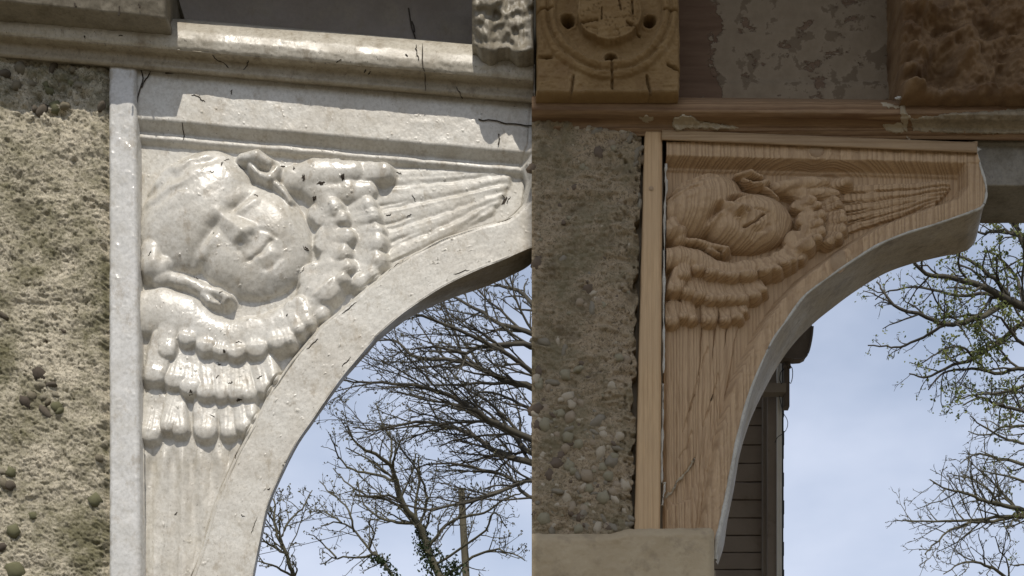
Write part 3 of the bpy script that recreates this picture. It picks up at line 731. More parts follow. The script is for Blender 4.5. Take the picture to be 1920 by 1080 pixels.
def wy(V, X, Y, px, py): return float(surf_at(V, X, Y, px, py)[1])
for (px, py, r, mi) in [(73, 703, 13, 4), (78, 723, 8, 2), (96, 722, 9, 0), (104, 740, 8, 2), (60, 742, 9, 1), (50, 754, 11, 4), (92, 752, 8, 6), (108, 764, 12, 3), (88, 775, 14, 0), (82, 745, 7, 7), (112, 772, 8, 8),
                        (4, 884, 9, 2), (21, 886, 11, 3), (21, 910, 12, 5), (8, 906, 10, 6), (25, 996, 14, 3), (28, 1072, 20, 3), (2, 1025, 8, 4), (180, 940, 15, 3), (186, 858, 8, 1), (62, 968, 9, 3), (118, 620, 6, 0), (86, 638, 5, 4), (2, 592, 10, 0),
                        (58, 158, 11, 2), (62, 172, 9, 0), (88, 160, 8, 3), (104, 150, 10, 3), (116, 158, 10, 2), (134, 158, 8, 3), (142, 147, 6, 2), (106, 204, 14, 3), (78, 210, 11, 10), (66, 204, 8, 5), (122, 198, 9, 6), (150, 160, 10, 2), (92, 172, 9, 8), (30, 160, 9, 1),
                        (15, 100, 13, 2), (48, 92, 16, 2), (62, 100, 10, 0), (116, 104, 9, 1), (160, 118, 10, 0), (190, 130, 9, 2), (190, 200, 8, 0), (136, 130, 7, 1), (100, 128, 10, 0), (40, 128, 12, 1), (5, 140, 12, 0)]:
    b = comp(np.array([px, py], float), -.01); pebble(wl_, px, py, r, wy(VWL, XWL, YWL, *b) + .3 * r * .001 - .001, mi, PM=PML)

# ------------------------------------------------------------------ LEFT: cornice
lc = thing('cornice_moulding', 'cream painted roll moulding with cracks running above the white bracket', 'moulding', at_world(480, 120, .1), 'horizontal mouldings above the brackets')
def sweep(root, name, px, prof, top, y_add, mat, na=2.0, seed=0, edge=None, skirt_y=None):
    off, yy = np.array([p[0] for p in prof], float), np.array([p[1] for p in prof], float)
    s = np.concatenate([[0], np.cumsum(np.hypot(np.diff(off), np.diff(yy) * 1000))]); q = np.linspace(0, s[-1], int(s[-1] / 2.2) + 2)
    o_, y_ = np.interp(q, s, off), np.interp(q, s, yy)
    ker = np.array([1, 2, 3, 2, 1]) / 9.; yp = np.pad(y_, 2, 'edge'); y_ = np.convolve(yp, ker, 'valid')
    X, O = np.meshgrid(px, o_); Yd = np.repeat(y_[:, None], len(px), 1)
    Q = np.repeat(q[:, None], len(px), 1)
    d = na * (fbm(X / 38, Q / 24, 4, seed) + .5 * np.clip(fbm(X / 9, Q / 8, 2, seed + 9) - .25, 0, 1) * 2) * .001
    V = P(X, top(X) + O, Yd - d)
    if edge is not None: V[..., 0] += edge(X, Q) * .001
    if skirt_y is None: return part(name, V.reshape(-1, 3), gridF(*X.shape), mat, root), V
    v, f = skirt(V, skirt_y); return part(name, v, f, mat, root), V
topL = lambda x: 6 + .086 * x
roll_prof = [(0, .06), (1.5, -.020), (8, -.036), (22, -.047), (38, -.050), (54, -.046), (66, -.035), (74, -.022), (82, -.018), (92, -.021), (100, -.016), (104, .003)]
_, VC = sweep(lc, 'cove', np.arange(-60, 1001, 2.2), [(57, -.02), (58, -.0440)] + roll_prof[6:], topL, 0, M_dirty, 1.6, 204, skirt_y=.13)  # underside in darker paint: dirt, plus shade put into the colour
_, VR = sweep(lc, 'roll', np.arange(-60, 1001, 2.2), roll_prof[:6] + [(60, -.041), (61, -.02)], topL, 0, M_roll, 1.9, 200, skirt_y=.13)
_, VFa = sweep(lc, 'fascia', np.arange(212, 1001, 4), [(96, .0065), (175, .0045), (190, .0045)], lambda x: 6 + .083 * x, 0, M_roll, 1.5, 210, skirt_y=.12)
def crack_on_roll(root, lines, r=.0009):
    PA = []; RA = []
    for ln in lines:
        p = cat_rom([(*q, 0) for q in ln], 12)
        q = []
        for a in p:
            off = a[1] - topL(a[0])
            yy = np.interp(off, [u[0] for u in roll_prof] + [110], [u[1] for u in roll_prof] + [.003])
            q.append(P(a[0] + rng.normal(0, .8), a[1], yy - .0012))
        PA.append(q); RA.append(r * np.clip(rng.uniform(.5, 1.3, 12), 0, 2) * np.array([.3] + [1] * 10 + [.2]))
    v, f = tubes(np.array(PA), np.array(RA), 5); part('paint_cracks', v, f, M_crack, root, kind='stuff')
crack_on_roll(lc, [[(781, 83), (781, 95), (785, 113)], [(793, 82), (792, 110), (794, 130), (797, 150), (796, 175)], [(397, 103), (408, 113), (420, 118), (429, 128)], [(457, 132), (463, 122), (465, 113)], [(855, 162), (862, 175), (868, 186), (880, 200)],
    [(630, 118), (634, 115), (640, 111)], [(686, 130), (685, 133), (684, 136)], [(694, 134), (692, 137), (691, 140)], [(760, 101), (762, 103), (764, 105)], [(129, 42), (131, 44), (134, 41)], [(200, 43), (206, 50), (215, 55)], [(222, 68), (226, 66), (230, 67)], [(158, 66), (159, 69), (160, 72)]])
fp = [[(262, 128), (266, 136), (268, 150), (260, 175), (256, 200)], [(283, 130), (278, 142), (271, 152), (265, 165)], [(310, 137), (340, 136), (370, 138), (400, 137), (440, 142)], [(212, 121), (230, 120), (250, 123), (275, 123)], [(897, 224), (930, 227), (960, 232), (997, 236)], [(935, 250), (936, 262), (934, 272)]]
PA = [P(cat_rom([(*q, 0) for q in l], 12)[:, 0], cat_rom([(*q, 0) for q in l], 12)[:, 1] + rng.normal(0, .8, 12), -.0018) for l in fp]
v, f = tubes(np.array(PA), np.full((len(PA), 12), .0011), 5); part('paint_cracks', v, f, M_crack, lc, kind='stuff')

# proud block, upper left; carved end block, upper right; recessed board
def slab(root, name, x0, x1, ytop, ybot, yfun, mat, back, step=3.0, lump=None, edge=1.5, seed=0, splay=0.0):
    px = np.arange(x0, x1 + .1, step); t = np.linspace(0, 1, 46)
    X, T = np.meshgrid(px, t); Yp = ytop + (ybot(X) + edge * fbm(X / 22, X * 0, 3, seed) * 2 - ytop) * T
    yy = yfun(X, Yp) + .0015 * fbm(X / 25, Yp / 25, 4, seed + 1)
    ed = np.minimum(np.minimum(X - x0, x1 - X), (ybot(X) - Yp)); yy = yy + .006 * np.clip(1 - ed / 6, 0, 1) ** 2
    if lump is not None: yy = yy - lump(X, Yp) * .001
    xs = X + 1.6 * fbm(Yp / 14, X * 0, 3, seed + 4) * (X > x1 - 5)
    V = P(xs, Yp, yy); v, f = skirt(V, back); n0 = V.shape[0] * V.shape[1]
    v[n0:, 0] -= splay * (v[n0:, 0] > P(x1 - 2, 0, -.1)[0]); return part(name, v, f, mat, root)
bk = thing('cornice_block', 'dirty cream painted plain block at the upper left above the roll moulding', 'cornice block', at_world(150, 0, .05), 'blocks projecting from the cornice')
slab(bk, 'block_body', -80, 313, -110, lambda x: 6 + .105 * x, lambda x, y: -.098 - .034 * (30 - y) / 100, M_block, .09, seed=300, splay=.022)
bkp = [[(224, 12), (224, 20), (223, 29)], [(140, 6), (141, 10), (143, 13)], [(260, 8), (262, 11), (262, 15)]]
PA = [P(cat_rom([(*q, 0) for q in l], 8)[:, 0], cat_rom([(*q, 0) for q in l], 8)[:, 1], -.108) for l in bkp]
v, f = tubes(np.array(PA), np.full((3, 8), .0016), 5); part('paint_cracks', v, f, M_crack, bk, kind='stuff')
be = thing('carved_end_block', 'broken cream painted carved block above the right end of the roll moulding', 'cornice block', at_world(940, 60, .05), 'blocks projecting from the cornice')
def lumpE(X, Y): return 16 * fbm(X / 34, Y / 30, 4, 310) + 7 * np.tanh(3 * fbm(X / 40 + 4, Y / 34, 3, 312)) + 8 * sstep(935, 912, X)
slab(be, 'block_body', 885, 1001, -90, lambda x: 92 + .06 * (x - 885) + 4 * np.sin(x / 9), lambda x, y: -.088 + .0007 * np.clip(905 - x - (75 - y) * .3, 0, 40), M_block, .06, step=1.6, lump=lumpE, seed=320)
fr = thing('frieze_board', 'dark grey recessed board between the cream blocks above the left moulding', 'board', at_world(600, 40, .09), 'recessed boards of the frieze')
X, Y = np.meshgrid(np.arange(255, 900, 5.), np.arange(-140, 150, 5.))
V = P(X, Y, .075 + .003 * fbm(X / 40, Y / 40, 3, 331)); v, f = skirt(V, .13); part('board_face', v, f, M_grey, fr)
PA = [P(cat_rom([(*q, 0) for q in l], 10)[:, 0], cat_rom([(*q, 0) for q in l], 10)[:, 1], .0725) for l in [[(766, 15), (769, 35), (772, 52), (777, 66), (780, 78)], [(772, 40), (776, 50), (777, 60)]]]
v, f = tubes(np.array(PA), np.full((2, 10), .0013), 5); part('paint_cracks', v, f, M_crack, fr, kind='stuff')

# ------------------------------------------------------------------ RIGHT: wooden bracket
FR = -.03                                             # the wooden bracket's face stands 30 mm before the painted one's
bw = thing('spandrel_bracket', 'stripped bare pine arch bracket carved with a cherub head, right of the pebbly wall', 'arch bracket', at_world(1250, 1065, .0), 'carved cherub spandrel brackets')
bw['front_y'] = FR
ox, oy, oz = bw.location
def lp(px, py): p = P(px, py, FR); return float(p[0] - ox), float(p[2] - oz)
k1, k2 = lp(1530, 284), lp(1575, 492); k3 = lp(1446, 440)
kxc = lp(1545, 300)[0]
M_pine = wood_mat('stripped_carved_pine', (.53, .365, .21), (.32, .205, .11), (.44, .305, .18), kxc, .10, .0070, knots=((*k1, .022, .020), (*k2, .030, .022), (*k3, .010, .02)), bump=.0011, wob=.006)
archR = [(1832, 287), (1840, 317), (1848, 345), (1849, 366), (1842, 387), (1820, 398), (1800, 405), (1753, 421), (1695, 439), (1644, 461), (1587, 497), (1536, 533), (1506, 558), (1476, 599), (1447, 641), (1420, 700), (1402, 750), (1387, 806), (1372, 880), (1361, 939), (1350, 990), (1343, 1020), (1341, 1050)]
archRb = [(1828, 300), (1836, 330), (1842, 370), (1838, 410), (1830, 448), (1820, 464), (1804, 473), (1753, 484), (1702, 497), (1655, 515), (1601, 548), (1558, 580), (1526, 606), (1494, 638), (1467, 673), (1440, 719), (1417, 765), (1402, 802), (1387, 854), (1376, 917), (1364, 976), (1357, 1024), (1346, 1060)]
def toR(p): return comp(np.array(p, float), FR)
aR = np.array([toR(p) for p in archR]); arc = cat_rom([(*p, 0) for p in aR], 500)[:, :2]
i0 = int(np.argmax(arc[:, 0])); up_, dn = arc[:i0 + 1], arc[i0:]
rt = toR((1832, 266))[1]; rtop = rt
def xrR(r): return np.where(r < dn[0, 1], np.interp(r, up_[:, 1], up_[:, 0]), np.interp(r, dn[:, 1], dn[:, 0]))
xl0 = toR((1250, 300))[0]
def xlR(r): return np.full_like(r, xl0) - 5 * sstep(400, 900, r) + 1.2 * vn(r / 15, r * 0, 5)
innerR0 = [(1800, 270), (1792, 300), (1806, 320), (1808, 345), (1795, 362), (1772, 372), (1735, 384), (1690, 400), (1640, 420), (1596, 447), (1550, 478), (1500, 515), (1462, 555), (1428, 603), (1400, 655), (1370, 720), (1345, 800), (1325, 900), (1310, 1000), (1300, 1100)]
innerR = [tuple(toR(p)) for p in innerR0]
XS = ([1240, 1250, 1388, 1492, 1590, 1785, 1900], [250, 265, 460, 584, 722, 958, 1100])
YS = ([200, 318, 407, 467, 520, 611, 990, 1100], [40, 268, 445, 552, 660, 830, 1180, 1300])
def warpR(x, y):
    x_ = VX + (x - VX) / ((D + FR) / D); y_ = VY + (y - VY) / ((D + FR) / D)      # traced pixel
    y2 = y_ - .012 * (x_ - 1250) * (x_ > 1250)
    lx = np.interp(x_, XS[0], XS[1]) + 3.0 * vn(x / 17, y / 17, 95); ly = np.interp(y2, YS[0], YS[1]) + 3.0 * vn(x / 17, y / 17, 96)
    ly = ly + .022 * (lx - 265)
    return lx, ly
def geomR(X, Y):
    d = -pl_signed(X, Y, innerR) + 1.2 * fbm(X / 30, Y / 30, 3, 105)
    rim = -3 + 31 * sstep(-9, 12, d) + np.clip(d + 10, -60, 0) * .9
    x_ = VX + (X - VX) / ((D + FR) / D)
    yl = VY + (292 + .024 * (x_ - 1250) - VY) * (D + FR) / D
    q = Y - yl + 1.0 * fbm(X / 40, Y / 50, 3, 108)
    rail = np.interp(q + 0 * X, [-80, -.5, 1, 10, 13, 16, 19, 30], [30, 30, 28.5, 5, 4, 0, -6, -60])
    rail = np.where(x_ > 1795, np.minimum(rail, 30 - np.clip(q, 0, 99) * .2), rail)
    d2 = np.where(x_ > 1790, 1, 0)
    return rail, rim
def roughR(X, Y, H):
    ero = fbm(X / 6, Y / 22, 3, 121)
    scal = np.clip(H - 5, 0, 8) / 8
    gp = np.array([toR(q) for q in ((1306, 846), (1270, 897), (1250, 926), (1262, 941), (1298, 930), (1304, 900))])
    ins = np.full(X.shape, 1e9)
    for (ax, ay), (bx, by) in zip(gp, np.roll(gp, -1, 0)):
        ln = math.hypot(bx - ax, by - ay); ins = np.minimum(ins, -((bx - ax) * (Y - ay) - (by - ay) * (X - ax)) / ln * 1.0)
    grv = -7 * sstep(-1, 5, ins)
    for ln_ in ([(1304, 730), (1294, 765), (1284, 800)], [(1350, 690), (1340, 730), (1322, 790)], [(1330, 640), (1310, 700), (1296, 760)], [(1300, 800), (1290, 830), (1276, 850)]):
        d = np.abs(pl_signed(X + 2 * vn(Y / 12, X * 0, 9), Y, [tuple(toR(q)) for q in ln_])); grv = grv - 2.6 * np.exp(-(d / 1.8) ** 2)
    return grv + .9 * ero + scal * (1.6 * fbm(X / 9, Y / 9, 3, 122) + .8 * fbm(X / 3.5, Y / 10, 2, 123)) + 1.0 * fbm(X / 60, Y / 60, 3, 124)
rowsR = np.concatenate([np.arange(toR((0, 267))[1], 640, 1.25), np.arange(640, toR((0, 1050))[1], 2.0)])
VRt, XR, YR, NR = build_cherub(bw, rowsR, xlR, xrR, geomR, warpR, 1.15, .6,
    dict(panel=M_pine, rim=M_pine, rail=M_pine, wing=M_pine, face=M_pine, feather=M_pine, pinion=M_pine), 430, roughR, 0)
# sloping top: hidden by the rail strip. soffit, painted edges
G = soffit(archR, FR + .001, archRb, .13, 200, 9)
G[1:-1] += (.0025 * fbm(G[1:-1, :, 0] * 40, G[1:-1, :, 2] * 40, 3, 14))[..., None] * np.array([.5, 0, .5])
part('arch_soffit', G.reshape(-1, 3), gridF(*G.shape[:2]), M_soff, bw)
e = cat_rom([(*p, 0) for p in archR], 260); nz = fbm(np.arange(260) / 6., np.zeros(260), 3, 44)
pts = P(e[:, 0], e[:, 1], FR - .0005 + .001 * nz); rr = .0021 + .0016 * nz + .0022 * sstep(160, 240, np.arange(260))
v, f = tubes(pts[None], rr[None], 7); part('paint_edge', v, f, M_edge, bw)
mkR = lambda arch, a, b: np.array([(1234, 286)] + [(p - a, q - b) for p, q in cat_rom([(*z, 0) for z in arch], 40)[:, :2]] + [(1234, 1040)], float)
v, f, n = prism(mkR(archR, 14, 8), FR + .05, mkR(archRb, 18, 12), .10)
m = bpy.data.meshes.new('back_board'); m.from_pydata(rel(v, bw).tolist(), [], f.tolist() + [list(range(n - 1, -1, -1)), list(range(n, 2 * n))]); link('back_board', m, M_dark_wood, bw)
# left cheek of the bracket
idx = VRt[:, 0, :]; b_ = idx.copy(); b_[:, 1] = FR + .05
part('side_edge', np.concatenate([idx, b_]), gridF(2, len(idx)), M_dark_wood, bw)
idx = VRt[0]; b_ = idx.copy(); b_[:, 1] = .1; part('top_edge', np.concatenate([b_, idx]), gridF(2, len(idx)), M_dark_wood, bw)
# split and raised putty at the foot
def on_R(lines, r, name, mat, n=14, lift=.001, kind=None):
    PA = []
    for ln in lines:
        p = cat_rom([(*q, 0) for q in ln], n)
        q = np.array([surf_at(VRt, XR, YR, *toR(a[:2])) for a in p]); q[:, 1] -= lift; q += rng.normal(0, .0006, q.shape); PA.append(q)
    v, f = tubes(np.array(PA), r * np.clip(rng.uniform(.6, 1.35, (len(PA), n)), .3, 2) * np.concatenate([[.3], np.ones(n - 2), [.3]]), 6); return part(name, v, f, mat, bw, kind=kind)
on_R([[(1305, 848), (1297, 862), (1291, 872), (1280, 884), (1270, 896), (1262, 912), (1252, 922), (1244, 930)]], .0026, 'putty_seam', M_peel, 26, .0)
on_R([[(1298, 862), (1294, 868), (1290, 873)], [(1340, 728), (1337, 735), (1334, 742)]], .0007, 'grain_splits', M_crack, kind='stuff')
# knots as set-in disks of darker wood
def knot(px, py, a, b):
    th = np.linspace(0, 2 * np.pi, 28, endpoint=False); R_ = np.array([0, .5, .85, 1.0]); vv = []; 
    for q in R_:
        for t in th:
            p = toR((px + a * q * math.cos(t) * (1 + .06 * math.sin(3 * t)), py + b * q * math.sin(t))); s = surf_at(VRt, XR, YR, *p); vv.append((P(*p, 0.0)[0], s[1] - .0016 + .0016 * (q > .9), P(*p, 0.0)[2]))
    ff = [(i * 28 + j, (i + 1) * 28 + j, (i + 1) * 28 + (j + 1) % 28, i * 28 + (j + 1) % 28) for i in range(3) for j in range(28)]
    part('knot', np.array(vv), np.array(ff), M_knot, bw)
M_knot = flat_noise('knot_wood', [(.3, (.30, .20, .115)), (.7, (.40, .285, .17))], 40, .7, 90, .001)
knot(1572, 487, 15, 25); knot(1531, 283, 14, 13)

# post and rail strip beside and above the wooden bracket
pw = thing('door_post', 'planed bare pine strip between the pebbly wall and the wooden bracket', 'post', at_world(1215, 3600, .0))
py = np.concatenate([np.arange(246, 1010, 4.), np.arange(1020, 3500, 90)]); t = np.linspace(0, 1, 16)
xa = 1209 - 19 * np.clip((py - 250) / 740, 0, 1); xb = 1242 - 4 * np.clip((py - 250) / 740, 0, 1)
X = xa[:, None] + (xb - xa)[:, None] * t[None]; Y = np.repeat(py[:, None], 16, 1); X = X + .8 * vn(Y / 30, X * 0, 3)
yy = -.036 + np.interp(t, [0, .04, .1, .9, .96, 1], [4, 1.2, 0, 0, 1, 4])[None] * .001 - .0008 * fbm(X / 20, Y / 60, 3, 7)
v, f = skirt(P(X, Y, yy), .09); part('strip', v, f, M_post_wood, pw)
kb = lambda a, b, c, d: [(a, b), (c, d)]
q = P(np.array([1221.]), np.array([353.]), -.0375)[0]
th = np.linspace(0, 2 * np.pi, 12, endpoint=False)
part('knot', np.concatenate([[q - [0, .001, 0]], q + np.stack([.0045 * np.cos(th), 0 * th, .004 * np.sin(th)], -1)]), np.array([(0, 1 + (i + 1) % 12, 1 + i) for i in range(12)]), M_knot, pw)
# paint residue in the joint
PA = [P(cat_rom([(*a, 0) for a in l], 40)[:, 0] + 1.6 * fbm(np.arange(40) / 5., np.zeros(40), 3, 17), cat_rom([(*a, 0) for a in l], 40)[:, 1], -.026) for l in
      [[(1249, 308), (1247, 330), (1250, 350), (1246, 400), (1245, 470)], [(1245, 470), (1244, 560), (1245, 640), (1243, 700)], [(1243, 720), (1242, 800), (1241, 860), (1240, 905)], [(1246, 905), (1244, 930), (1241, 948)]]]
v, f = tubes(np.array(PA), .0022 * (1 + 1.3 * np.array([fbm(np.arange(40) / 4. + 50 * z, np.zeros(40), 3, 9) for z in range(4)])).clip(.25, 2), 6); part('paint_residue', v, f, M_edge, pw, kind='stuff')
rs = thing('rail_strip', 'thin stained pine strip above the wooden bracket, under the brown beam', 'rail', at_world(1500, 270, .0))
sweep(rs, 'strip', np.arange(1241, 1833, 3.), [(-4, .0), (-3, -.040), (13, -.042), (16.5, -.040), (17.5, -.022), (18, .05)], lambda x: 246 + .041 * (x - 1241), 0, M_strip_wood, .7, 420, skirt_y=.1)

# ------------------------------------------------------------------ RIGHT: pebbly wall and stone
wr = thing('roughcast_wall', 'grey brown roughcast wall with embedded pebbles left of the bare pine strip', 'wall', at_world(1100, 3600, .1))
def hfR(X, Y):
    c = fbm(X / 55, Y / 50, 4, 171) * 9; n = fbm((X + 4 * vn(X / 8, Y / 8, 175)) / 7, Y / 6, 4, 172, .6)
    h = c + 4.2 * n
    led = fbm(X / 70 + 3, Y / 18, 3, 177); h = h + 3.5 * np.tanh(led * 7) * sstep(.0, .2, fbm(X / 60, Y / 60, 2, 178))
    h = h + 6 * sstep(10, -6, Y - (262 + 12 * fbm(X / 20, X * 0, 3, 5)) + .0 * X) * sstep(12, -4, X - 1068 - 12 * fbm(Y / 12, Y * 0, 3, 6))
    pits = fbm(X / 9, Y / 9, 2, 183); h = h - 8 * sstep(.28, .42, pits) * sstep(1110, 1190, X)
    e = sstep(-20, 3, X - (1196 - 14 * (Y - 260) / 730) + 16 * fbm(Y / 24, Y * 0, 4, 180))
    X = np.where(X > 1120, np.minimum(X, 1205 - 14 * (Y - 260) / 730 - 4 - 16 * np.clip(fbm(Y / 26, Y * 0, 4, 180) + .1, 0, .8)), X)
    h = h - 9 * e
    return h, X
xs = np.arange(997, 1206, 1.7); ys = np.arange(230, 1045, 1.8)
VWR, XWR, YWR = rough_wall(wr, xs, ys, hfR, -.036, .12, M_wallR)
v, f = join([box(P(997, 0)[0], P(1244, 0)[0], .006, .30, 1.0 + .0, float(P(0, 215)[2])), box(P(999, 0)[0], P(1336, 0)[0], -.05, .30, 0, float(P(0, 1085)[2]))])
part('masonry_core', v, f, M_plain, wr, smooth=False)
pl = [(1103, 540, 10, 4), (1112, 550, 8, 2), (1088, 568, 8, 1), (1122, 565, 8, 6), (1110, 580, 11, 0), (1130, 574, 8, 3), (1098, 572, 6, 1), (1116, 560, 6, 7), (1005, 495, 11, 4), (1000, 315, 9, 4), (1055, 486, 7, 10), (1122, 287, 9, 4), (1092, 315, 8, 3), (1100, 318, 5, 3),
      (1080, 242, 8, 2), (1103, 241, 9, 2), (1120, 248, 10, 0), (1170, 258, 8, 1), (1180, 260, 9, 0), (1165, 248, 7, 2), (1146, 270, 8, 1), (1150, 280, 7, 3), (1192, 292, 11, 0), (1200, 280, 9, 10), (1203, 300, 9, 1), (1190, 310, 8, 0), (1195, 370, 9, 5), (1200, 384, 8, 0),
      (1013, 640, 15, 0), (1046, 640, 8, 2), (1058, 658, 11, 0), (1005, 710, 12, 2), (1010, 725, 10, 3), (1035, 718, 11, 0), (1060, 705, 12, 3), (1085, 692, 9, 8), (1058, 748, 14, 2), (1090, 758, 9, 6), (1075, 752, 9, 1), (1003, 768, 11, 4), (1022, 768, 12, 1), (1018, 800, 18, 3),
      (1050, 778, 11, 3), (1068, 784, 12, 1), (1082, 790, 9, 2), (1068, 806, 8, 0), (1045, 815, 9, 1), (1065, 822, 12, 3), (1118, 794, 13, 10), (1115, 812, 8, 0), (1130, 804, 9, 2), (1132, 818, 10, 7), (1060, 842, 10, 1), (1085, 835, 11, 3), (1110, 832, 9, 1), (1126, 850, 17, 2), (1145, 866, 16, 5),
      (1158, 842, 9, 0), (1045, 868, 12, 4), (1066, 875, 13, 3), (1092, 864, 12, 2), (1116, 880, 9, 1), (1130, 878, 11, 3), (1100, 892, 14, 1), (1140, 894, 12, 3), (1028, 890, 10, 4), (1116, 903, 8, 2), (1088, 918, 9, 1), (1104, 918, 11, 3), (1172, 910, 15, 7), (1064, 934, 15, 2), (1046, 922, 9, 0), (1130, 934, 14, 3),
      (1150, 922, 9, 1), (1155, 940, 10, 2), (1072, 954, 12, 6), (1095, 955, 12, 1), (1020, 975, 16, 3), (1038, 985, 9, 2), (1074, 968, 9, 0), (1090, 968, 9, 4), (1112, 960, 8, 2), (1035, 992, 10, 0), (1084, 994, 11, 3), (1120, 992, 13, 2), (1178, 985, 10, 0), (1170, 958, 6, 2), (1180, 972, 7, 10), (1160, 672, 9, 3), (1175, 676, 8, 1)]
for i in range(110):
    px, py = rng.uniform(1000, 1160), 695 + 300 * rng.uniform(0, 1) ** .8; pl.append((px, py, 3 + 7 * rng.uniform() ** 2, None))
for i in range(40): pl.append((rng.uniform(1000, 1180), rng.uniform(250, 690), rng.uniform(2.5, 5.5), None))
for (px, py, r, mi) in pl:
    b = comp(np.array([px, py], float), -.035); pebble(wr, px, py, r, wy(VWR, XWR, YWR, *b) + random.uniform(.3, .6) * r * .001, mi)

sc_ = thing('stone_capital', 'smooth buff sandstone block under the pebbly wall and pine strip', 'stone block', at_world(1165, 1160, .0))
px = np.concatenate([np.arange(997, 1335, 3.), [1336, 1337.5, 1338.5, 1339]]); t = np.linspace(0, 1, 60)
X, T = np.meshgrid(px, t); topc = 1001 - 9 * sstep(1140, 1185, X) + 1.6 * fbm(X / 14, X * 0, 3, 501) - 2 * sstep(1200, 1330, X) + 9 * np.clip((X - 1330) / 9, 0, 1) ** 3
Y = topc + (1180 - topc) * T ** 1.3
yy = -.085 + .020 * np.clip(1 - (Y - topc) / 14, 0, 1) ** 2 + .02 * np.clip((X - 1328) / 11, 0, 1) ** 2 - .004 * fbm(X / 40, Y / 40, 4, 503) - .0012 * fbm(X / 7, Y / 7, 3, 504)
v, f = skirt(P(X, Y, yy), .2); part('block_body', v, f, M_stone, sc_)

# ------------------------------------------------------------------ RIGHT: beam and frieze
bm_ = thing('beam_moulding', 'weathered brown pine beam with peeling putty running above the wooden bracket', 'beam', at_world(1450, 215, .1), 'horizontal mouldings above the brackets')
beam_prof = [(-3, .06), (0, -.045), (3, -.068), (12, -.074), (24, -.074), (34, -.064), (42, -.048), (50, -.040), (58, -.040), (66, -.033), (72, -.031), (73, .03)]
topR = lambda x: 181 + .0115 * (x - 997)
_, VB = sweep(bm_, 'beam_body', np.arange(997, 2040, 3.), beam_prof, topR, 0, M_beam_wood, 1.5, 520, skirt_y=.2)
def flake(root, name, poly, ydep, mat, thick=2.5, seed=0, lump=2.5):
    """irregular scab of paint: polygon filled with a small height mound"""
    poly = np.array(poly, float); x0, y0 = poly.min(0) - 2; x1, y1 = poly.max(0) + 2
    nx, ny = max(int((x1 - x0) / 1.6), 6), max(int((y1 - y0) / 1.6), 6)
    X, Y = np.meshgrid(np.linspace(x0, x1, nx), np.linspace(y0, y1, ny))
    ins = np.zeros(X.shape, bool); j = len(poly) - 1
    dmin = np.full(X.shape, 1e9)
    for i in range(len(poly)):
        a, b = poly[i], poly[j]; c = ((a[1] > Y) != (b[1] > Y)) & (X < (b[0] - a[0]) * (Y - a[1]) / (b[1] - a[1] + 1e-9) + a[0]); ins ^= c
        d = b - a; s = np.clip(((X - a[0]) * d[0] + (Y - a[1]) * d[1]) / (d @ d + 1e-9), 0, 1); dmin = np.minimum(dmin, np.hypot(X - a[0] - d[0] * s, Y - a[1] - d[1] * s)); j = i
    sd = np.where(ins, dmin, -dmin) + 3.5 * fbm(X / 7, Y / 7, 3, seed)
    h = np.clip(sd, -2, 3) / 3 * thick + lump * fbm(X / 9, Y / 9, 3, seed + 3) * (sd > 0)
    yy = ydep(X, Y) - h * .001
    V = P(X, Y, yy); F = gridF(*X.shape); keep = (sd.reshape(-1)[F] > -1.5).all(1)
    if keep.sum() < 4: return
    u, inv = np.unique(F[keep], return_inverse=True)
    return part(name, V.reshape(-1, 3)[u], inv.reshape(-1, 4), mat, root)
def ybeam(X, Y): return np.interp(Y - topR(X), [p[0] for p in beam_prof], [p[1] for p in beam_prof])
flake(bm_, 'putty_flake', [(1262, 222), (1283, 214), (1300, 220), (1315, 228), (1340, 232), (1380, 234), (1386, 241), (1340, 243), (1290, 240), (1268, 247), (1262, 236)], ybeam, M_peel, 4, 1, 5)
flake(bm_, 'putty_flake', [(1199, 220), (1212, 215), (1226, 220), (1224, 228), (1205, 228)], ybeam, M_peel, 2.5, 2)
flake(bm_, 'putty_flake', [(1688, 195), (1696, 194), (1700, 210), (1708, 220), (1702, 236), (1700, 247), (1692, 240), (1688, 222)], ybeam, M_peel, 4, 3, 4)
flake(bm_, 'putty_flake', [(1655, 232), (1690, 228), (1700, 240), (1690, 250), (1660, 246)], ybeam, M_peel, 2, 4)
flake(bm_, 'putty_flake', [(1650, 192), (1675, 197), (1692, 200), (1680, 203), (1655, 199)], ybeam, M_peel, 2, 5)
flake(bm_, 'putty_flake', [(1706, 222), (1760, 215), (1820, 210), (1900, 205), (1960, 204), (1960, 252), (1840, 250), (1760, 248), (1712, 246)], ybeam, M_soff, 2.5, 6, 3)
flake(bm_, 'putty_flake', [(1700, 255), (1710, 262), (1722, 275), (1716, 278), (1704, 266)], lambda X, Y: -.034 + 0 * X, M_peel, 3, 7)
flake(bm_, 'putty_flake', [(1440, 257), (1500, 256), (1580, 259), (1584, 268), (1500, 268), (1450, 266)], lambda X, Y: -.033 + 0 * X, M_edge, 1.5, 8)
flake(bm_, 'putty_flake', [(1780, 270), (1830, 272), (1838, 280), (1830, 286), (1800, 280)], lambda X, Y: -.036 + 0 * X, M_edge, 3, 9, 4)
lb = thing('lintel_beam', 'stained grey lower beam end at the right, above the sky and twigs', 'beam', at_world(1900, 330, .1))
px = np.arange(1826, 2300, 4.); X, Y = np.meshgrid(px, np.linspace(245, 352, 40)); yy = -.012 - .006 * np.clip((272 - Y), 0, 1) - .002 * fbm(X / 30, Y / 30, 4, 540) + .006 * np.clip(1 - (352 - Y) / 5, 0, 1) ** 2
v, f = skirt(P(X, Y, yy), .12); part('beam_body', v, f, M_block, lb)
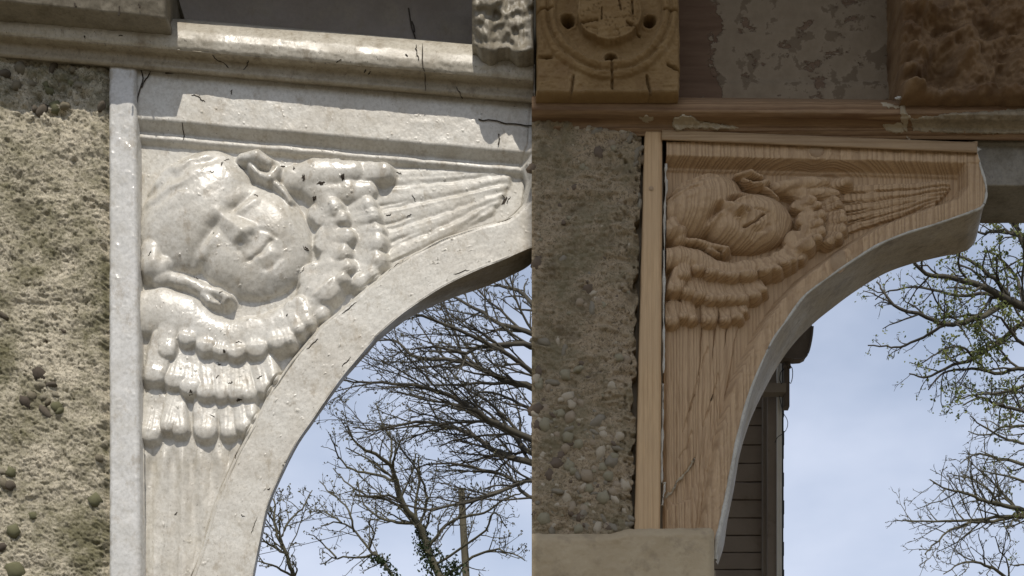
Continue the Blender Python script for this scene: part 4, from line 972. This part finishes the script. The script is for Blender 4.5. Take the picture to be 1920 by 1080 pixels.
# frieze board with peeling paint
fb = thing('frieze_board', 'dark brown recessed board with peeling putty coloured paint between the carved blocks', 'board', at_world(1490, 90, .09), 'recessed boards of the frieze')
def peel_board():
    m = Mat('peeling_board', .8, .25)
    w = m.n.new('ShaderNodeSeparateXYZ'); m.l.new(m.tc, w.inputs[0])
    wood = m.ramp(m.noise(8, 5, .6, m.mp((1, 6, 9))), [(.3, (.10, .058, .034)), (.7, (.155, .098, .06))])
    pnt = m.ramp(m.noise(25, 6, .65), [(.3, (.185, .14, .09)), (.7, (.255, .20, .135))])
    pnt = m.mix(m.ramp(m.noise(24, 5, .6), [(.55, 0), (.575, .8)]), pnt, (.125, .09, .055))
    edge = m.math('ADD', m.math('MULTIPLY', w.outputs['X'], 5.5), m.math('MULTIPLY', m.math('SUBTRACT', m.noise(14, 6, .65), .5), 1.1))
    msk = m.ramp(m.math('ADD', edge, .5), [(-.0 + .0, 0), (.02, 1)])
    holes = m.ramp(m.noise(15, 6, .62, m.mp((1, 1, 1.5), (5, 2, 7))), [(.39, .15), (.42, 1)])
    f = m.math('MULTIPLY', msk, holes)
    m.col(m.mix(f, wood, pnt)); m.bump(f, .002, 1.0); m.bump(m.noise(90, 4, .6), .001, .5); return m.m, 5.5
M_pb, _ = peel_board()
fb.location = at_world(1334 + 91, 90, .03)
X, Y = np.meshgrid(np.arange(1262, 1712, 4.), np.arange(-140, 200, 4.))
yy = .03 - .010 * sstep(150, 160, Y + 3 * fbm(X / 30, Y * 0, 3, 2)) + .002 * np.exp(-((Y - 57) / 1.5) ** 2) - .0015 * fbm(X / 30, Y / 30, 3, 551)
v, f = skirt(P(X, Y, yy), .12); part('board_face', v, f, M_pb, fb)

# carved rosette block
rb = thing('rosette_block', 'square ochre carved block with a ringed round boss and three drill holes', 'carved block', at_world(1140, 60, .0), 'blocks projecting from the cornice')
px = np.concatenate([[1006, 1006.8, 1008], np.arange(1009.5, 1271, 1.6), [1272.5, 1274, 1274.8]]); py = np.concatenate([np.arange(-110, 172, 1.6), [174, 175.5, 176.5]])
X, Y = np.meshgrid(px, py); cx, cy = 1142., 22.
wx = X + 3.5 * fbm(X / 40, Y / 40, 3, 601); wyv = Y + 3.5 * fbm(X / 40, Y / 40, 3, 602); r = np.hypot((wx - cx) / 1.03, wyv - cy)
h = np.interp(r, [0, 40, 53, 55, 58, 59.5, 64, 80, 92, 96, 98, 103, 108, 112, 114, 118, 122, 125, 128, 140, 300], [6, 5, 3.5, 5.5, 5, -5, -7, -7, -3, -1, 5, 8, 6, 2, 3, 6, 5, 4, 0, -.5, 0])
h = h + 1.6 * fbm(X / 26, Y / 26, 4, 603) + 1.3 * fbm(X / 9, Y / 9, 4, 604, .65) + .9 * fbm(X / 30, Y / 3, 3, 606)
crk = np.abs(fbm((X + 6 * vn(X / 12, Y / 12, 61)) / 30, Y / 16, 3, 605)); h = h - 2.4 * np.exp(-(crk / .02) ** 2) * (r < 54)
for hx, hy, hr in ((1065, 33, 12), (1219, 35, 11), (1146, 105, 11)):
    d = np.hypot(X - hx, Y - hy); h = h - 26 * sstep(hr + 1.5, hr - 2.5, d) + 2 * np.exp(-((d - hr - 4) / 3) ** 2)
for (ax, ay, bx_, by_, w) in ((1147, 122, 1148, 166, 2.0), (1076, 140, 1071, 176, 2.0), (1213, 142, 1220, 178, 2.2), (1006, 105, 1034, 106, 2.5), (1252, 120, 1273, 130, 2), (1006, 22, 1036, 20, 2), (1245, 24, 1272, 23, 1.6), (1128, 20, 1128, 40, 1.2), (1160, 2, 1164, 24, 1.4), (1185, 5, 1186, 30, 1.4), (1090, 45, 1120, 42, 1.4), (1175, 45, 1200, 60, 1.6)):
    dx, dy = bx_ - ax, by_ - ay; s = np.clip(((X - ax) * dx + (Y - ay) * dy) / (dx * dx + dy * dy), 0, 1); d = np.hypot(X - ax - dx * s, Y - ay - dy * s) + 1.0 * fbm(X / 8, Y / 8, 2, 8)
    h = h - 7 * np.exp(-(d / w) ** 2)
ed = np.minimum(np.minimum(X - 1006, 1275 - X), 177 - Y); h = h - 6 * np.clip(1 - ed / 5, 0, 1) ** 2 + 2.5 * np.exp(-((177 - Y - 5) / 4) ** 2)
xw = X + 2.5 * fbm(Y / 25, Y * 0, 3, 610) * np.where((X < 1015) | (X > 1266), 1, 0)
V = P(xw, Y + 2.0 * fbm(X / 25, X * 0, 3, 611) * (Y > 165), 0.0); kk = (D - .10) / D
V = P(VX + (xw - VX), Y, -.10); V[..., 1] = -.10 - 1.7 * h * .001
v, f = skirt(V, .05); part('block_face', v, f, M_ochre, rb)
# carved mask-like block, worn beyond reading
cb = thing('worn_carved_block', 'orange brown worn carved block with hollows at the upper right corner', 'carved block', at_world(1820, 60, .0), 'blocks projecting from the cornice')
px = np.concatenate([[1693, 1694, 1695.5], np.arange(1697, 2060, 1.8)]); py = np.concatenate([np.arange(-110, 178, 1.8), [180, 181.5, 182.5]])
X, Y = np.meshgrid(px, py); h = 14 * fbm(X / 60, Y / 50, 4, 701) + 5 * fbm(X / 16, Y / 14, 3, 702)
edge = sstep(1742, 1728, X + 6 * fbm(Y / 18, Y * 0, 3, 703)); h = h + edge * (5 + 4.5 * np.sin((Y + 6 * vn(X / 14, Y / 14, 7)) / 6.2))
h = h + 8 * sstep(158, 168, Y) - 15 * gauss(X, Y, 1765, 118, 18, 26) - 13 * gauss(X, Y, 1776, 40, 20, 11) - 9 * gauss(X, Y, 1803, 78, 11, 7) - 9 * gauss(X, Y, 1842, 80, 11, 7) - 15 * gauss(X, Y, 1892, 118, 26, 28) - 12 * gauss(X, Y, 1862, 40, 22, 9)
h = h + 12 * gauss(X, Y, 1825, 108, 22, 32) + 7 * gauss(X, Y, 1795, 62, 30, 6, -25) + 8 * gauss(X, Y, 1740, 90, 13, 30) + 7 * gauss(X, Y, 1730, 15, 10, 16) + 8 * gauss(X, Y, 1868, 118, 5, 26, 18)
ed = np.minimum(X - 1693, 183 - Y); h = h - 7 * np.clip(1 - ed / 6, 0, 1) ** 2
V = P(X + 2.5 * fbm(Y / 20, Y * 0, 3, 710) * (X < 1702), Y + 2.5 * fbm(X / 20, X * 0, 3, 711) * (Y > 170), -.10); V[..., 1] = -.085 - 2.5 * h * .001
v, f = skirt(V, .05); part('block_face', v, f, M_ochre2, cb)
flake(cb, 'putty_flake', [(1676, 183), (1686, 180), (1694, 181), (1692, 187), (1680, 187)], lambda X, Y: -.085 + 0 * X, M_edge, 4, 21, 3)

# ------------------------------------------------------------------ wall head, added hood and awning for shade
hd = thing('upper_wall', 'plain rendered wall head above the cornice carrying the shade hood', 'wall', (0, .2, 3.3))
v, f = join([box(-2.4, 3.0, .135, .45, float(P(0, 200, .14)[2]), 6.9), box(-2.4, 3.0, -.02, .134, 3.76, 6.9)])
part('wall_head', v, f, M_plain, hd, smooth=False)
ev = thing('unseen_shade_hood', 'narrow boarded hood out of view above both arches, shaped for its shade', 'shade hood', (0, -.1, 3.9))  # unseen overhang, sized for the shade it drops on the frieze
v, f = box(-2.4, 3.0, -.204, -.021, 3.90, 3.98); v2, f2 = box(-2.4, 3.0, -.205, -.185, 3.755, 3.899)
part('shade_hood_board', *join([(v, f), (v2, f2)]), M_trim, ev, smooth=False)
aw = thing('added_shade_awning', 'added slanted canvas out of view, blocking the sun from the wooden bracket', 'added sun shade', (1.2, -.9, 6.6))  # added unseen blocker that keeps the sun off the right half
ax0 = float(P(997, 0, -.036)[0]) - .004
v, f = box(ax0, 3.0, 0, 1, 0, .02); w = np.array([[x, -.9 - 1.32 * (1 - y), 5.07 + 1.53 * y + z] for x, y, z in v]); part('shade_cloth', w, f, M_dirty, aw, smooth=False)
for x in (ax0 + .05, 2.9): part('shade_arm', *tube([(x, -.02, 5.6), (x, -2.2, 5.06)], .015, 8), M_trim, aw)
for x in (ax0 + .05, 2.9): part('shade_stay', *tube([(x, -.02, 6.7), (x, -.9, 6.62)], .012, 8), M_trim, aw)
pr = thing('pier', 'plain rendered pier carrying the right end of the beam', 'pier', (2.0, .2, 0))
part('pier_shaft', *box(1.75, 2.3, -.005, .32, 0, float(P(0, 352)[2]) - .001), M_plain, pr, smooth=False)

# ------------------------------------------------------------------ boarded outbuilding seen through the right arch
BY = 1.5
ob_ = thing('boarded_outbuilding', 'dark brown boarded building end seen through the right arch', 'building', at_world(1400, 2200, BY))
jy = [560, 596, 632, 666, 700, 732, 765, 798, 834, 869, 904, 937, 971, 1004, 1036, 1068, 1100, 1132, 1164]
for a, b in zip(jy[:-1], jy[1:]):
    wob = rng.uniform(-.003, .003); px = np.linspace(1250, 1436, 24); X, Y = np.meshgrid(px, np.array([a + .5, a + 1.8, (a + b) / 2, b - 1.8, b - .4]))
    X_ = X; Yv = Y + .8 * fbm(X / 22, Y * 0, 3, int(a)) * np.array([1, .6, 0, .6, 1])[:, None]
    yy = BY + wob + np.array([.004, 0, 0, 0, .004])[:, None] + 0 * X
    v, f = skirt(P(X_, Yv, yy), BY + .03); part('board', v, f, M_board, ob_, smooth=False)
def pbox(x0, x1, y0, y1, d0, d1):
    a = P(x0, y1, d0); b = P(x1, y0, d0); return box(a[0], b[0], d0, d1, a[2], b[2])
part('wall_core', *pbox(1240, 1436, 540, 1164, BY + .04, BY + .5), M_slate, ob_, smooth=False)
part('corner_batten', *pbox(1431, 1439, 560, 1170, BY - .03, BY + .06), M_trim, ob_, smooth=False)
part('corner_board', *pbox(1439.6, 1457, 560, 1170, BY - .05, BY + .5), M_board, ob_, smooth=False)
part('pale_edge_strip', *pbox(1457.6, 1462, 600, 1170, BY - .065, BY + .5), M_pale_trim, ob_, smooth=False)
part('pale_edge_strip', *pbox(1462.5, 1466, 600, 1170, BY - .055, BY + .5), M_pale_trim, ob_, smooth=False)
vs = []
yq = np.arange(600, 1170, 26)
for i, a in enumerate(yq):
    w = 1469 + [0, 1.2, .4, 1.6, .8][i % 5]; vs.append(pbox(1466.4, w, a, a + 25.6, BY - .05 + .002 * (i % 3), BY + .5))
part('slate_edge', *join(vs), M_slate, ob_, smooth=False)
part('lower_wall', *box(float(P(1240, 0, BY)[0]), float(P(1469, 0, BY)[0]), BY, BY + .5, 0, float(P(0, 1170, BY)[2])), M_board, ob_, smooth=False)
# gutter end: rounded trough running back
gt = thing('gutter', 'rust brown rounded gutter end behind the wooden arch, against the sky', 'gutter', at_world(1500, 640, BY))
oc = [(1440, 600), (1520, 600), (1522.5, 611), (1522, 630), (1518, 648), (1516, 658), (1511, 667), (1503, 671), (1490, 672), (1470, 671), (1440, 669)]
oc = np.array(oc, float); A = P(oc[:, 0], oc[:, 1], BY - .12); B = A.copy(); B[:, 1] = BY - .085; n = len(oc)
i = np.arange(n); j = (i + 1) % n; m = bpy.data.meshes.new('trough'); m.from_pydata(rel(np.concatenate([A, B]), gt).tolist(), [], np.stack([i, n + i, n + j, j], -1).tolist() + [list(range(n)), list(range(2 * n - 1, n - 1, -1))])
link('trough', m, M_gutter, gt)
v, f = tube(P(np.array([1524, 1522, 1517, 1511, 1503., 1488]), np.array([612, 632, 656, 668, 673, 674.]), BY - .122), .003, 6, 24); part('trough_lip', v, f, M_gutter, gt)
# bracket with a clamp and cables
cbk = thing('cable_bracket', 'small grey brown bracket with cable standing off the dark building corner', 'bracket', at_world(1470, 725, BY - .08))
part('arm', *pbox(1432, 1474, 718, 735, BY - .10, BY - .066), M_trim, cbk, smooth=False)
part('upright', *pbox(1470.5, 1480.5, 690, 762, BY - .09, BY - .062), M_gutter, cbk, smooth=False)
v, f = tube(P(np.array([1471, 1473, 1477, 1481.]), np.array([692, 685, 684, 691.]), BY - .09), [.004, .009, .009, .004], 8, 12); part('cap', v, f, M_gutter, cbk)
cw = [[(1478, 685), (1485, 690), (1486, 705), (1483, 718), (1479, 716)], [(1470, 692), (1464, 698), (1462, 712), (1466, 720)]]
v, f = join([tube(P(np.array([p[0] for p in l]), np.array([p[1] for p in l]), BY - .10), .0012, 5, 20) for l in cw]); part('cable_loop', v, f, M_wire, cbk)
lw = part('loose_wire', *tube(P(np.array([1461, 1468, 1475, 1477, 1474, 1466, 1458, 1453.]), np.array([742, 772, 785, 795, 806, 814, 820, 830.]), BY - .10), .001, 5, 40), M_wire)
tag(lw, 'thin loose wire curling off the dark building corner', 'wire')

# ------------------------------------------------------------------ trees
class Tree:
    def __init__(s, Y, seed, nl=3, spread=1.0, dens=1.0, up=.15, rmin=.8, lenf=.5, wig=1.0, amin=28, amax=62):
        s.Y, s.r, s.nl, s.sp, s.dens, s.up, s.rmin, s.lenf, s.wig = Y, np.random.default_rng(seed), nl, spread, dens, up, rmin, lenf, wig
        s.amin, s.amax = amin, amax; s.k = (D + Y) / D * .001; s.big = []; s.tw = []; s.tips = []
    def limb(s, pts, r0, r1, yj=.04, lv=0, side=True, n=None):
        p = np.array(pts, float); n = n or max(8, len(pts) * 3)
        c = cat_rom([(a, b, 0) for a, b in p], n)
        c[:, 0] += s.r.normal(0, 1.2, n) * (np.linspace(0, 1, n) > .05); c[:, 1] += s.r.normal(0, 1.2, n) * (np.linspace(0, 1, n) > .05)
        ph = s.r.uniform(0, 6); dep = s.Y * (1 + yj * np.sin(np.linspace(0, 2.5, n) + ph) - yj * math.sin(ph))
        w = P(c[:, 0], c[:, 1], dep); rr = np.linspace(r0, r1, n) * s.k
        s.big.append((w, rr))
        L = np.linalg.norm(np.diff(w, axis=0), axis=1).sum()
        if side: s.branch(w, rr, L, lv)
        s.tips.append((w[-1], w[-1] - w[-2]))
        return w
    def branch(s, w, rr, L, lv):
        if lv >= s.nl: return
        step = (26, 17, 12, 9)[lv] * s.k / s.dens
        nchild = int(L / step); sg = s.r.choice([-1, 1])
        for i in range(nchild):
            t = .12 + .88 * (i + s.r.uniform(.1, .9)) / max(nchild, 1)
            if t > .99: continue
            q = t * (len(w) - 1); a = int(q); fr = q - a; b = min(a + 1, len(w) - 1)
            p0 = w[a] + (w[b] - w[a]) * fr; T = w[b] - w[a]; T = T / (np.linalg.norm(T) + 1e-9)
            sg = -sg; ang = rad(s.r.uniform(s.amin, s.amax)) * sg * s.sp
            ax = np.array([s.r.normal(0, .45), 1.0, s.r.normal(0, .45)]); ax /= np.linalg.norm(ax)
            d = T * math.cos(ang) + np.cross(ax, T) * math.sin(ang) + ax * (ax @ T) * (1 - math.cos(ang))
            d[2] += s.up; d[1] += s.r.normal(0, .18); d /= np.linalg.norm(d)
            cl = L * s.lenf * s.r.uniform(.45, 1.0) * (1 - .55 * t) * (1.0 if lv else .9)
            cl = min(cl, (150, 75, 38, 20)[lv] * s.k); cl = max(cl, 7 * s.k)
            r0 = max(rr[a] * s.r.uniform(.42, .62), s.rmin * s.k); r0 = min(r0, (3.4, 1.9, 1.2, .9)[lv] * s.k); r1 = max(r0 * .45, .45 * s.rmin * s.k)
            n = 6; pts = [p0]; dd = d.copy()
            for j in range(n - 1):
                dd = dd + s.r.normal(0, .17 * s.wig, 3) + np.array([0, 0, s.up * .35]); dd /= np.linalg.norm(dd); pts.append(pts[-1] + dd * cl / (n - 1))
            pts = np.array(pts); s.tw.append((pts, np.linspace(r0, r1, n)))
            if lv + 1 < s.nl: s.branch(pts, np.linspace(r0, r1, n), cl, lv + 1)
            s.tips.append((pts[-1], dd))
            if s.r.uniform() < .5: s.tips.append((pts[3], dd))
    def build(s, root, bark, trunk=None):
        big = []
        for w, rr in s.big: big.append(tubes(w[None], rr[None], 7))
        part('limbs', *join(big), bark, root)
        if s.tw:
            v, f = tubes(np.array([a for a, _ in s.tw]), np.array([b for _, b in s.tw]), 4); part('twigs', v, f, bark, root, kind='stuff')
    def trunk(s, root, px, pytop, r, bark, pts=None):
        b = P(px, pytop, s.Y); z = b[2]
        v, f = tube(np.array([[b[0] + .15, s.Y, -.05], [b[0] + .05, s.Y, z * .4], [b[0], s.Y, z * .8], [b[0], s.Y, z]]), [r * 1.5, r * 1.05, r * .9, r * .6], 12, 16)
        part('trunk', v, f, bark, root)
    def leaves(s, root, name, mat, per, size, spread, sel=None, every=1.0, long=1.5):
        r = s.r; C = []; 
        for (p, d) in s.tips:
            if sel is not None and not sel(p): continue
            if r.uniform() > every: continue
            m = r.integers(per[0], per[1] + 1)
            for _ in range(m): C.append(p + r.normal(0, spread * s.k, 3))
        if not C: return
        C = np.array(C); n = len(C); a = r.normal(0, 1, (n, 3)); a[:, 2] += .3; a /= np.linalg.norm(a, axis=1, keepdims=True)
        b = np.cross(a, r.normal(0, 1, (n, 3))); b /= np.linalg.norm(b, axis=1, keepdims=True); c = np.cross(a, b)
        sz = size * s.k * r.uniform(.6, 1.3, (n, 1))
        q = np.stack([C - a * sz * long * .2, C + b * sz * .55 + a * sz * long * .35 + c * sz * .12, C + a * sz * long, C - b * sz * .55 + a * sz * long * .35 + c * sz * .12], 1)
        part(name, q.reshape(-1, 3), np.arange(n * 4).reshape(n, 4), mat, root, kind='stuff', smooth=False)

T1 = Tree(13, 11, nl=4, dens=.95, up=.03, rmin=.5, lenf=.62, wig=.7, amin=14, amax=40)
L1 = [([(1075, 690), (998, 626), (942, 611), (903, 586), (853, 558), (820, 545)], 5.5, 1.5), ([(1075, 700), (998, 647), (914, 649), (870, 662), (820, 650), (770, 655)], 5.5, 1.2),
      ([(1080, 770), (998, 727), (948, 713), (892, 688), (853, 676), (781, 669), (742, 641), (705, 640)], 7, 1.4), ([(1080, 770), (998, 697), (942, 658), (859, 619), (781, 591), (740, 600)], 5.5, 1.2),
      ([(1085, 870), (998, 824), (942, 797), (898, 775), (853, 747), (803, 730), (748, 719), (681, 719), (640, 712)], 7, 1.2), ([(1085, 890), (998, 852), (959, 813), (914, 790), (870, 763), (800, 748), (730, 735)], 6, 1.2),
      ([(1085, 900), (998, 868), (959, 858), (914, 838), (881, 813), (825, 797), (770, 791), (709, 806), (660, 800)], 7, 1.2), ([(1085, 920), (998, 900), (930, 925), (860, 945), (790, 955), (720, 930)], 5, 1.2),
      ([(1090, 640), (1010, 580), (970, 545), (925, 535)], 6, 2), ([(1085, 950), (1000, 935), (960, 900), (900, 880), (830, 868), (760, 880)], 4.5, 1.1), ([(1085, 800), (998, 770), (950, 745), (905, 735), (860, 760)], 4, 1.1)]
for p, a, b in L1: T1.limb(p, a, b)
T1.limb([(1085, 1300), (1088, 1050), (1085, 900), (1080, 770), (1075, 690), (1095, 600), (1110, 480)], 22, 8, side=False)
t1 = thing('bare_tree', 'large bare spreading tree reaching in from the right of the left opening', 'tree', (float(P(1085, 0, 13)[0]) + .2, 13, 0), 'trees behind the arches')
T1.trunk(t1, 1085, 1290, .12, M_bark); T1.build(t1, M_bark); T1.leaves(t1, 'buds', M_bud, (1, 2), 2.3, 1.2, every=.55)

T2 = Tree(17, 23, nl=4, dens=1.0, up=.16, rmin=.6, lenf=.5)
for p, a, b in [([(826, 1085), (803, 1030), (787, 985), (759, 952), (742, 902), (731, 869), (700, 850), (672, 835), (650, 800)], 8, 1.3), ([(787, 985), (740, 978), (709, 968), (680, 940), (670, 900)], 3.4, 1.1), ([(742, 902), (705, 890), (660, 880), (632, 850), (620, 815)], 3.0, 1.0),
                ([(787, 985), (800, 940), (790, 900), (760, 850), (728, 815)], 3.2, 1.0), ([(803, 1030), (830, 990), (870, 968), (910, 960), (950, 935), (985, 920)], 3.4, 1.1), ([(760, 952), (735, 930), (690, 930), (650, 905), (625, 880)], 3, 1), ([(826, 1085), (900, 1040), (940, 1030), (985, 1050)], 3, 1), ([(815, 1060), (905, 1000), (925, 960), (950, 990)], 2.5, 1), ([(731, 869), (735, 830), (715, 790), (705, 760)], 2.6, 1)]: T2.limb(p, a, b)
t2 = thing('ivy_clad_tree', 'bare tree with dark ivy round its trunk beside the wooden pole', 'tree', (float(P(826, 0, 17)[0]) + .2, 17, 0), 'trees behind the arches')
T2.trunk(t2, 826, 1080, .06, M_bark2); T2.build(t2, M_bark2); T2.leaves(t2, 'buds', M_bud, (1, 2), 2.8, 1.6, every=.7)
def ivy(T, root, segs, n, size):
    r = np.random.default_rng(5); T2_ = T
    keep = T.tips; T.tips = []
    for _ in range(n):
        a, b, w = segs[r.integers(len(segs))]; t = r.uniform(); px = a[0] + (b[0] - a[0]) * t + r.normal(0, w); py_ = a[1] + (b[1] - a[1]) * t + r.normal(0, w * .8)
        T.tips.append((P(px, py_, T.Y + r.normal(0, w * T.k * 1000 * .001)), np.array([0, 0, 1.])))
    T.leaves(root, 'ivy_leaves', M_ivy, (1, 2), size, 1.5); T.tips = keep
ivy(T2, t2, [((790, 1000), (800, 1040), 8), ((800, 1030), (826, 1085), 14), ((826, 1085), (835, 1120), 20), ((840, 1050), (860, 1090), 10), ((795, 1015), (812, 1060), 10), ((786, 985), (792, 1005), 4)], 900, 4.0)
T3 = Tree(15, 35, nl=4, dens=1.0, up=.12, rmin=.6, lenf=.55)
for p, a, b in [([(560, 1120), (548, 1080), (540, 1045), (525, 1013), (514, 980), (516, 950), (508, 925)], 5, 1.2), ([(540, 1045), (515, 1025), (495, 1015), (470, 1010)], 2.6, 1), ([(525, 1013), (540, 980), (570, 950), (585, 920)], 2.6, 1), ([(514, 980), (500, 955), (480, 940)], 2, 1), ([(548, 1080), (510, 1060), (480, 1050)], 2.5, 1)]: T3.limb(p, a, b)
t3 = thing('bare_tree', 'small budding tree against the lower edge of the painted arch', 'tree', (float(P(560, 0, 15)[0]) + .2, 15, 0), 'trees behind the arches')
T3.trunk(t3, 560, 1118, .05, M_bark2); T3.build(t3, M_bark2); T3.leaves(t3, 'buds', M_bud, (1, 3), 2.8, 1.8, every=.8)
T4 = Tree(19, 47, nl=4, dens=1.0, up=.12, rmin=.6, lenf=.5)
for p, a, b in [([(750, 1100), (731, 1069), (705, 1040), (692, 1030), (664, 997), (640, 980), (600, 985)], 4, 1.1), ([(705, 1040), (670, 1045), (630, 1045), (600, 1060)], 2.6, 1), ([(664, 997), (655, 960), (625, 930), (600, 905)], 2.4, 1), ([(640, 980), (610, 960), (585, 960)], 2, 1), ([(692, 1030), (700, 1000), (690, 975)], 2, 1), ([(630, 1045), (605, 1020), (580, 1000)], 2, .9)]: T4.limb(p, a, b)
t4 = thing('bare_tree', 'slender bare tree left of the ivy clad tree, ivy on its lower limb', 'tree', (float(P(752, 0, 19)[0]) + .2, 19, 0), 'trees behind the arches')
T4.trunk(t4, 752, 1100, .05, M_bark2); T4.build(t4, M_bark2); T4.leaves(t4, 'buds', M_bud, (1, 2), 2.8, 1.6, every=.7)
ivy(T4, t4, [((715, 1052), (745, 1085), 7), ((700, 1048), (720, 1055), 4)], 220, 3.6)

T5 = Tree(9, 53, nl=4, dens=1.0, up=.06, rmin=.6, lenf=.5, wig=1.35)
for p, a, b in [([(1990, 760), (1930, 725), (1880, 735), (1835, 740), (1790, 745)], 4, 1.1), ([(1990, 610), (1920, 573), (1887, 562), (1852, 542), (1806, 527), (1743, 515), (1716, 496), (1700, 480)], 9, 1.6), ([(1887, 564), (1852, 589), (1813, 601), (1775, 608), (1736, 593), (1681, 577), (1658, 550), (1646, 527)], 6, 1.4),
                ([(1775, 608), (1736, 628), (1697, 647), (1666, 651), (1628, 647)], 3.2, 1.2), ([(1887, 562), (1845, 550), (1798, 554), (1747, 542), (1689, 540), (1640, 560)], 4, 1.2), ([(1990, 640), (1920, 605), (1876, 640), (1829, 671), (1782, 686), (1736, 706), (1705, 700)], 6, 1.3),
                ([(1891, 558), (1868, 527), (1829, 496), (1798, 480), (1780, 470)], 4.5, 1.4), ([(1990, 560), (1930, 480), (1899, 414), (1868, 363), (1850, 330)], 6, 2), ([(1990, 470), (1920, 440), (1880, 436), (1840, 438), (1820, 425)], 4.5, 1.4), ([(1990, 720), (1920, 690), (1870, 700), (1820, 690), (1770, 700), (1740, 730)], 4.5, 1.2),
                ([(1920, 573), (1905, 520), (1870, 480), (1845, 470)], 4, 1.4), ([(1990, 400), (1930, 380), (1890, 370)], 4, 1.4), ([(1829, 671), (1800, 650), (1760, 660), (1730, 680)], 2.6, 1.1), ([(1990, 800), (1920, 770), (1870, 760), (1840, 745), (1805, 760)], 4, 1.1), ([(1960, 660), (1910, 640), (1880, 600), (1860, 590)], 4, 1.2)]: T5.limb(p, a, b)
T5.limb([(2010, 1300), (2005, 900), (1990, 700), (1990, 560), (2000, 420), (2010, 300)], 26, 8, side=False)
t5 = thing('leafing_tree', 'dark branched tree with fresh green leaves beyond the wooden bracket', 'tree', (float(P(2010, 0, 9)[0]) + .2, 9, 0), 'trees behind the arches')
T5.trunk(t5, 2010, 1295, .12, M_bark); T5.build(t5, M_bark)
def greenness(p):
    px = VX + (p[0] - (VX - 960) * .001) / .001 / ((D + p[1]) / D); py_ = VY - (p[2] - CZ) / .001 / ((D + p[1]) / D)
    return random.random() < (.2 + .62 * float(np.clip((px - 1700) / 160, 0, 1))) * (.55 + .9 * max(0, float(vn(np.array(px / 34.), np.array(py_ / 34.), 88)) + .3))
T5.leaves(t5, 'leaves', M_leaf, (2, 5), 3.9, 4.0, sel=greenness); T5.leaves(t5, 'buds', M_leaf, (1, 2), 2.6, 1.5, every=.35)
T6 = Tree(14, 67, nl=4, dens=1.15, up=.10, rmin=.6, lenf=.5, wig=1.2)
for p, a, b in [([(1985, 975), (1920, 957), (1873, 945), (1844, 940), (1815, 926), (1780, 920), (1745, 900)], 5, 1.1), ([(1985, 985), (1920, 965), (1865, 978), (1830, 979), (1790, 990), (1750, 1020), (1735, 1040)], 4, 1.1), ([(1985, 975), (1900, 968), (1825, 975), (1740, 978), (1690, 976)], 4, 1.0),
                ([(1873, 945), (1850, 915), (1815, 895), (1790, 890)], 2.6, 1), ([(1985, 900), (1920, 870), (1870, 860), (1830, 850), (1800, 870)], 4, 1), ([(1985, 1130), (1900, 1090), (1850, 1060), (1810, 1055), (1770, 1075)], 4, 1), ([(1985, 820), (1930, 800), (1885, 800), (1850, 815), (1815, 810)], 3.6, 1), ([(1985, 1080), (1940, 1060), (1900, 1060)], 3, 1), ([(1985, 860), (1935, 835), (1890, 825), (1845, 800), (1820, 780)], 3.6, 1), ([(1985, 780), (1940, 745), (1900, 735), (1860, 740)], 3.4, 1), ([(1985, 920), (1930, 905), (1885, 890), (1840, 885)], 3.4, 1)]: T6.limb(p, a, b)
T6.limb([(1995, 1400), (1990, 1150), (1985, 975), (1985, 820), (1990, 740)], 12, 3, side=False)
t6 = thing('bare_tree', 'fine twigged bare tree at the lower right corner, below the leafing tree', 'tree', (float(P(1995, 0, 14)[0]) + .2, 14, 0), 'trees behind the arches')
T6.trunk(t6, 1995, 1395, .09, M_bark2); T6.build(t6, M_bark2); T6.leaves(t6, 'buds', M_bud, (1, 1), 2.0, 1.2, every=.4)
T6.leaves(t6, 'leaves', M_leaf, (2, 4), 3.2, 3.0, sel=lambda p: P(1880, 0, 14)[0] < p[0] and random.random() < .25)

# ------------------------------------------------------------------ pole and wires
PY_ = 30.; kp = (D + PY_) / D * .001
pt = P(865, 916, PY_); pb = P(874, 1080, PY_); dz = pt[2] / (pt[2] - pb[2]); base = pt + (pb - pt) * dz; base[2] = 0
pp = thing('utility_pole', 'weathered wooden pole standing among the bare trees', 'pole', tuple(base))
v, f = tube([base, base + (pt - base) * .5, pt - np.array([0, 0, .05]), pt], [9.5 * kp, 8 * kp, 6.6 * kp, 5.6 * kp], 14)
v = np.concatenate([v, [pt]]); n = len(v) - 1; part('shaft', v, [f, np.array([(n - 14 + i, n - 14 + (i + 1) % 14, n) for i in range(14)])], M_pole, pp)
part('bolt', *tube([P(868, 935, PY_ - .16), P(868, 935, PY_ + .16)], .03, 8), M_wire, pp)
for a, b, sag, lab in (((866, 921), (380, 1000), 8, 'upper overhead cable crossing behind the bare trees to the pole'), ((866, 935), (380, 1060), 10, 'lower overhead cable crossing behind the bare trees to the pole')):
    t = np.linspace(0, 1, 30); px = a[0] + (b[0] - a[0]) * t; py_ = a[1] + (b[1] - a[1]) * t + sag * 4 * t * (1 - t)
    w = part('overhead_cable', *tube(P(px, py_, PY_ + 0 * t), .0065, 5), M_wire); tag(w, lab, 'cable', 'overhead cables')
